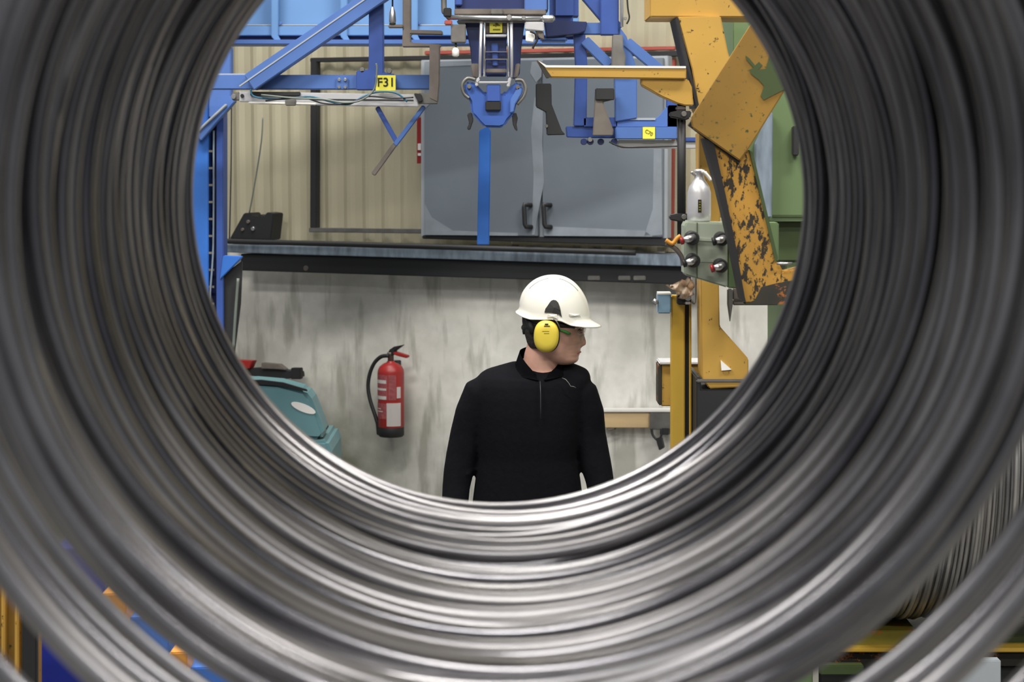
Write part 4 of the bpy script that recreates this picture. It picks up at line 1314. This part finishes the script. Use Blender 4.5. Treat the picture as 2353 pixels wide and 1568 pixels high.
# dark ear-muff socket in the side
def patch(name, outline, m, g, th=.002):
    bm = bmesh.new()
    vs = [bm.verts.new(on_helmet(a, t, g)) for a, t in outline]
    ctr = bm.verts.new(sum((v.co for v in vs), Vector()) / len(vs) + Vector((0, -.003, 0)))
    for i in range(len(vs)):
        bm.faces.new((vs[i], vs[(i + 1) % len(vs)], ctr))
    bmesh.ops.recalc_face_normals(bm, faces=bm.faces)
    bmesh.ops.solidify(bm, geom=bm.faces[:], thickness=th)
    return link(name, bm, m, hel, False)
def px2helm(px, py):
    """side surface of the helmet under an image point -> 3-D point, towards the camera"""
    x = W(px, py).x
    z = W(px, py).z
    best = None
    for i in range(50):
        a = -math.pi * (i + .5) / 50
        for j in range(50):
            p = helmet_point(a, j / 50 * .98)
            d = (p.x - x) ** 2 + (p.z - z) ** 2
            if best is None or d < best[0]: best = (d, p)
    return best[1].y
def helm_px(name, poly, m, out=.003, th=.006):
    bm = bmesh.new()
    n = len(poly)
    A = []
    for (x, y) in poly:
        A.append(bm.verts.new(Vector((W(x, y).x, px2helm(x, y) - out, W(x, y).z))))
    cx2, cy2 = sum(p[0] for p in poly) / n, sum(p[1] for p in poly) / n
    c = bm.verts.new(Vector((W(cx2, cy2).x, px2helm(cx2, cy2) - out - .002, W(cx2, cy2).z)))
    for i in range(n): bm.faces.new((A[i], A[(i + 1) % n], c))
    r = bmesh.ops.extrude_face_region(bm, geom=bm.faces[:])
    for v in [g for g in r['geom'] if isinstance(g, bmesh.types.BMVert)]: v.co.y += th
    return link(name, bm, m, hel, False)
helm_px('ear_muff_socket', [(1250, 712), (1252, 704), (1257, 697), (1261, 691), (1265, 686), (1270, 684), (1276, 685), (1281, 690), (1284, 698), (1286, 706), (1287, 713), (1289, 722), (1282, 716), (1266, 713)], 'ink', .0035)
helm_px('socket_tab', [(1258, 716), (1278, 716), (1280, 727), (1256, 724)], 'helmet', .0045)
helm_px('side_rib', [(1306, 716), (1330, 718), (1332, 724), (1308, 722)], 'helmet', .003)
# ear muff
em = empty('ear_muff', W(1254, 766, -.11))
em.parent = worker
em.matrix_parent_inverse = world_of(worker).inverted()
def oval(name, cx_, cy_, rx, ry, y0, y1, m, egg=0.0, dome=True, tilt=0.0):
    bm = bmesh.new()
    seg = 40
    rings = []
    steps = [(1, 0), (1, .45), (.93, .78), (.78, .93), (.5, 1.0)] if dome else [(1, 0), (1, 1)]
    for (s_, d) in steps:
        ring = []
        for k in range(seg):
            a = 2 * math.pi * k / seg
            ca, sa = math.cos(a), math.sin(a)
            u = rx * s_ * math.copysign(abs(ca) ** .86, ca) * (1 + egg * sa)
            v = ry * s_ * math.copysign(abs(sa) ** .86, sa)
            ut = u * math.cos(tilt) - v * math.sin(tilt)
            vt = u * math.sin(tilt) + v * math.cos(tilt)
            p = W(cx_, cy_, y0 + (y1 - y0) * d)
            ring.append(bm.verts.new(p + Vector((ut * SP, 0, vt * SP))))
        rings.append(ring)
    for a, b in zip(rings, rings[1:]):
        for k in range(seg):
            bm.faces.new((a[k], a[(k + 1) % seg], b[(k + 1) % seg], b[k]))
    bm.faces.new(rings[0])
    bm.faces.new(list(reversed(rings[-1])))
    return link(name, bm, m, em, True)
oval('cushion', 1256, 767, 29, 36, -.078, -.098, 'rubber', dome=False, tilt=-.05)
oval('cup', 1254, 766, 28.5, 36.5, -.096, -.130, 'muff', egg=.03, tilt=-.05)
for (x0, y0, x1, y1) in ((1252, 744, 1260, 747), (1250, 749, 1264, 750.5), (1246, 761, 1262, 762.5), (1250, 766, 1262, 767.5)):
    bm = prism_bm(rect(x0, y0, x1, y1), YP(PY - .1305), .001)
    link('print_mark', bm, 'inkolive' if y0 > 755 else 'ink', em, False)
link('wire_arm', sweep_bm(smoothpts([W(1270, 726, -.115), W(1277, 732, -.118), W(1282, 741, -.116), W(1286, 752, -.105)]), .0018, 8), 'steelmid', em, True)
oval('cushion', 1256, 767, 29, 36, .055, .075, 'rubber', dome=False)
oval('cup', 1254, 766, 28.5, 36.5, .073, .105, 'muff')
# harness: nape strap and dial
link('nape_strap', sweep_bm([W(1232, 728, -.072), W(1220, 748, -.060), W(1209, 752, -.03), W(1205, 753, .0), W(1209, 752, .03)], .011, 10), 'rubber', hel, True)
link('headband', sweep_bm([W(1214, 730, -.06), W(1240, 735, -.090), W(1290, 742, -.086), W(1318, 746, -.065)], .009, 10), 'rubber', hel, True)
link('nape_dial', lathe_bm([(.008, -.010), (.017, -.008), (.017, .006), (.010, .009)], W(1207, 756, -.015), 18, 'X'), 'rubber', hel, True)
link('side_band', sweep_bm([W(1215, 728, -.060), W(1220, 745, -.068), W(1226, 760, -.074)], .013, 10), 'rubber', hel, True)
# safety glasses
gl = empty('safety_glasses', W(1330, 762, -.06))
gl.parent = worker
gl.matrix_parent_inverse = world_of(worker).inverted()
link('temple', sweep_bm([W(1280, 752, -.088), W(1295, 756, -.088), W(1303, 760, -.085), (W(1309, 763, -.078))], [.003, .0045, .005, .003], 8), 'greenclip', gl, True)
link('temple', sweep_bm([W(1280, 752, .062), W(1295, 756, .062), W(1303, 760, .060), (W(1309, 763, .054))], [.003, .0045, .005, .003], 8), 'greenclip', gl, True)
gm_ = bpy.data.materials.new('clear_lens')
gm_.use_nodes = True
gb = gm_.node_tree.nodes['Principled BSDF']
gb.inputs['Base Color'].default_value = (.9, .92, .9, 1)
gb.inputs['Transmission Weight'].default_value = 1.0
gb.inputs['Roughness'].default_value = .05
gb.inputs['IOR'].default_value = 1.2
gb.inputs['Alpha'].default_value = .45
M['lens'] = gm_
bm = bmesh.new()
rows = []
for j in range(7):
    row = []
    for i in range(25):
        a = -1.25 + 2.5 * i / 24
        h = j / 6
        py = 750 + 30 * h + 3 * math.cos(a) * h
        x = W(1287, py).x + (.086 - .010 * h) * math.cos(a * .98)
        y = PY - .012 + .082 * math.sin(a)
        row.append(bm.verts.new((x, y, W(0, py).z)))
    rows.append(row)
for j in range(6):
    for i in range(24):
        bm.faces.new((rows[j][i], rows[j][i + 1], rows[j + 1][i + 1], rows[j + 1][i]))
bmesh.ops.solidify(bm, geom=bm.faces[:], thickness=.0015)
link('lens', bm, 'lens', gl, True)
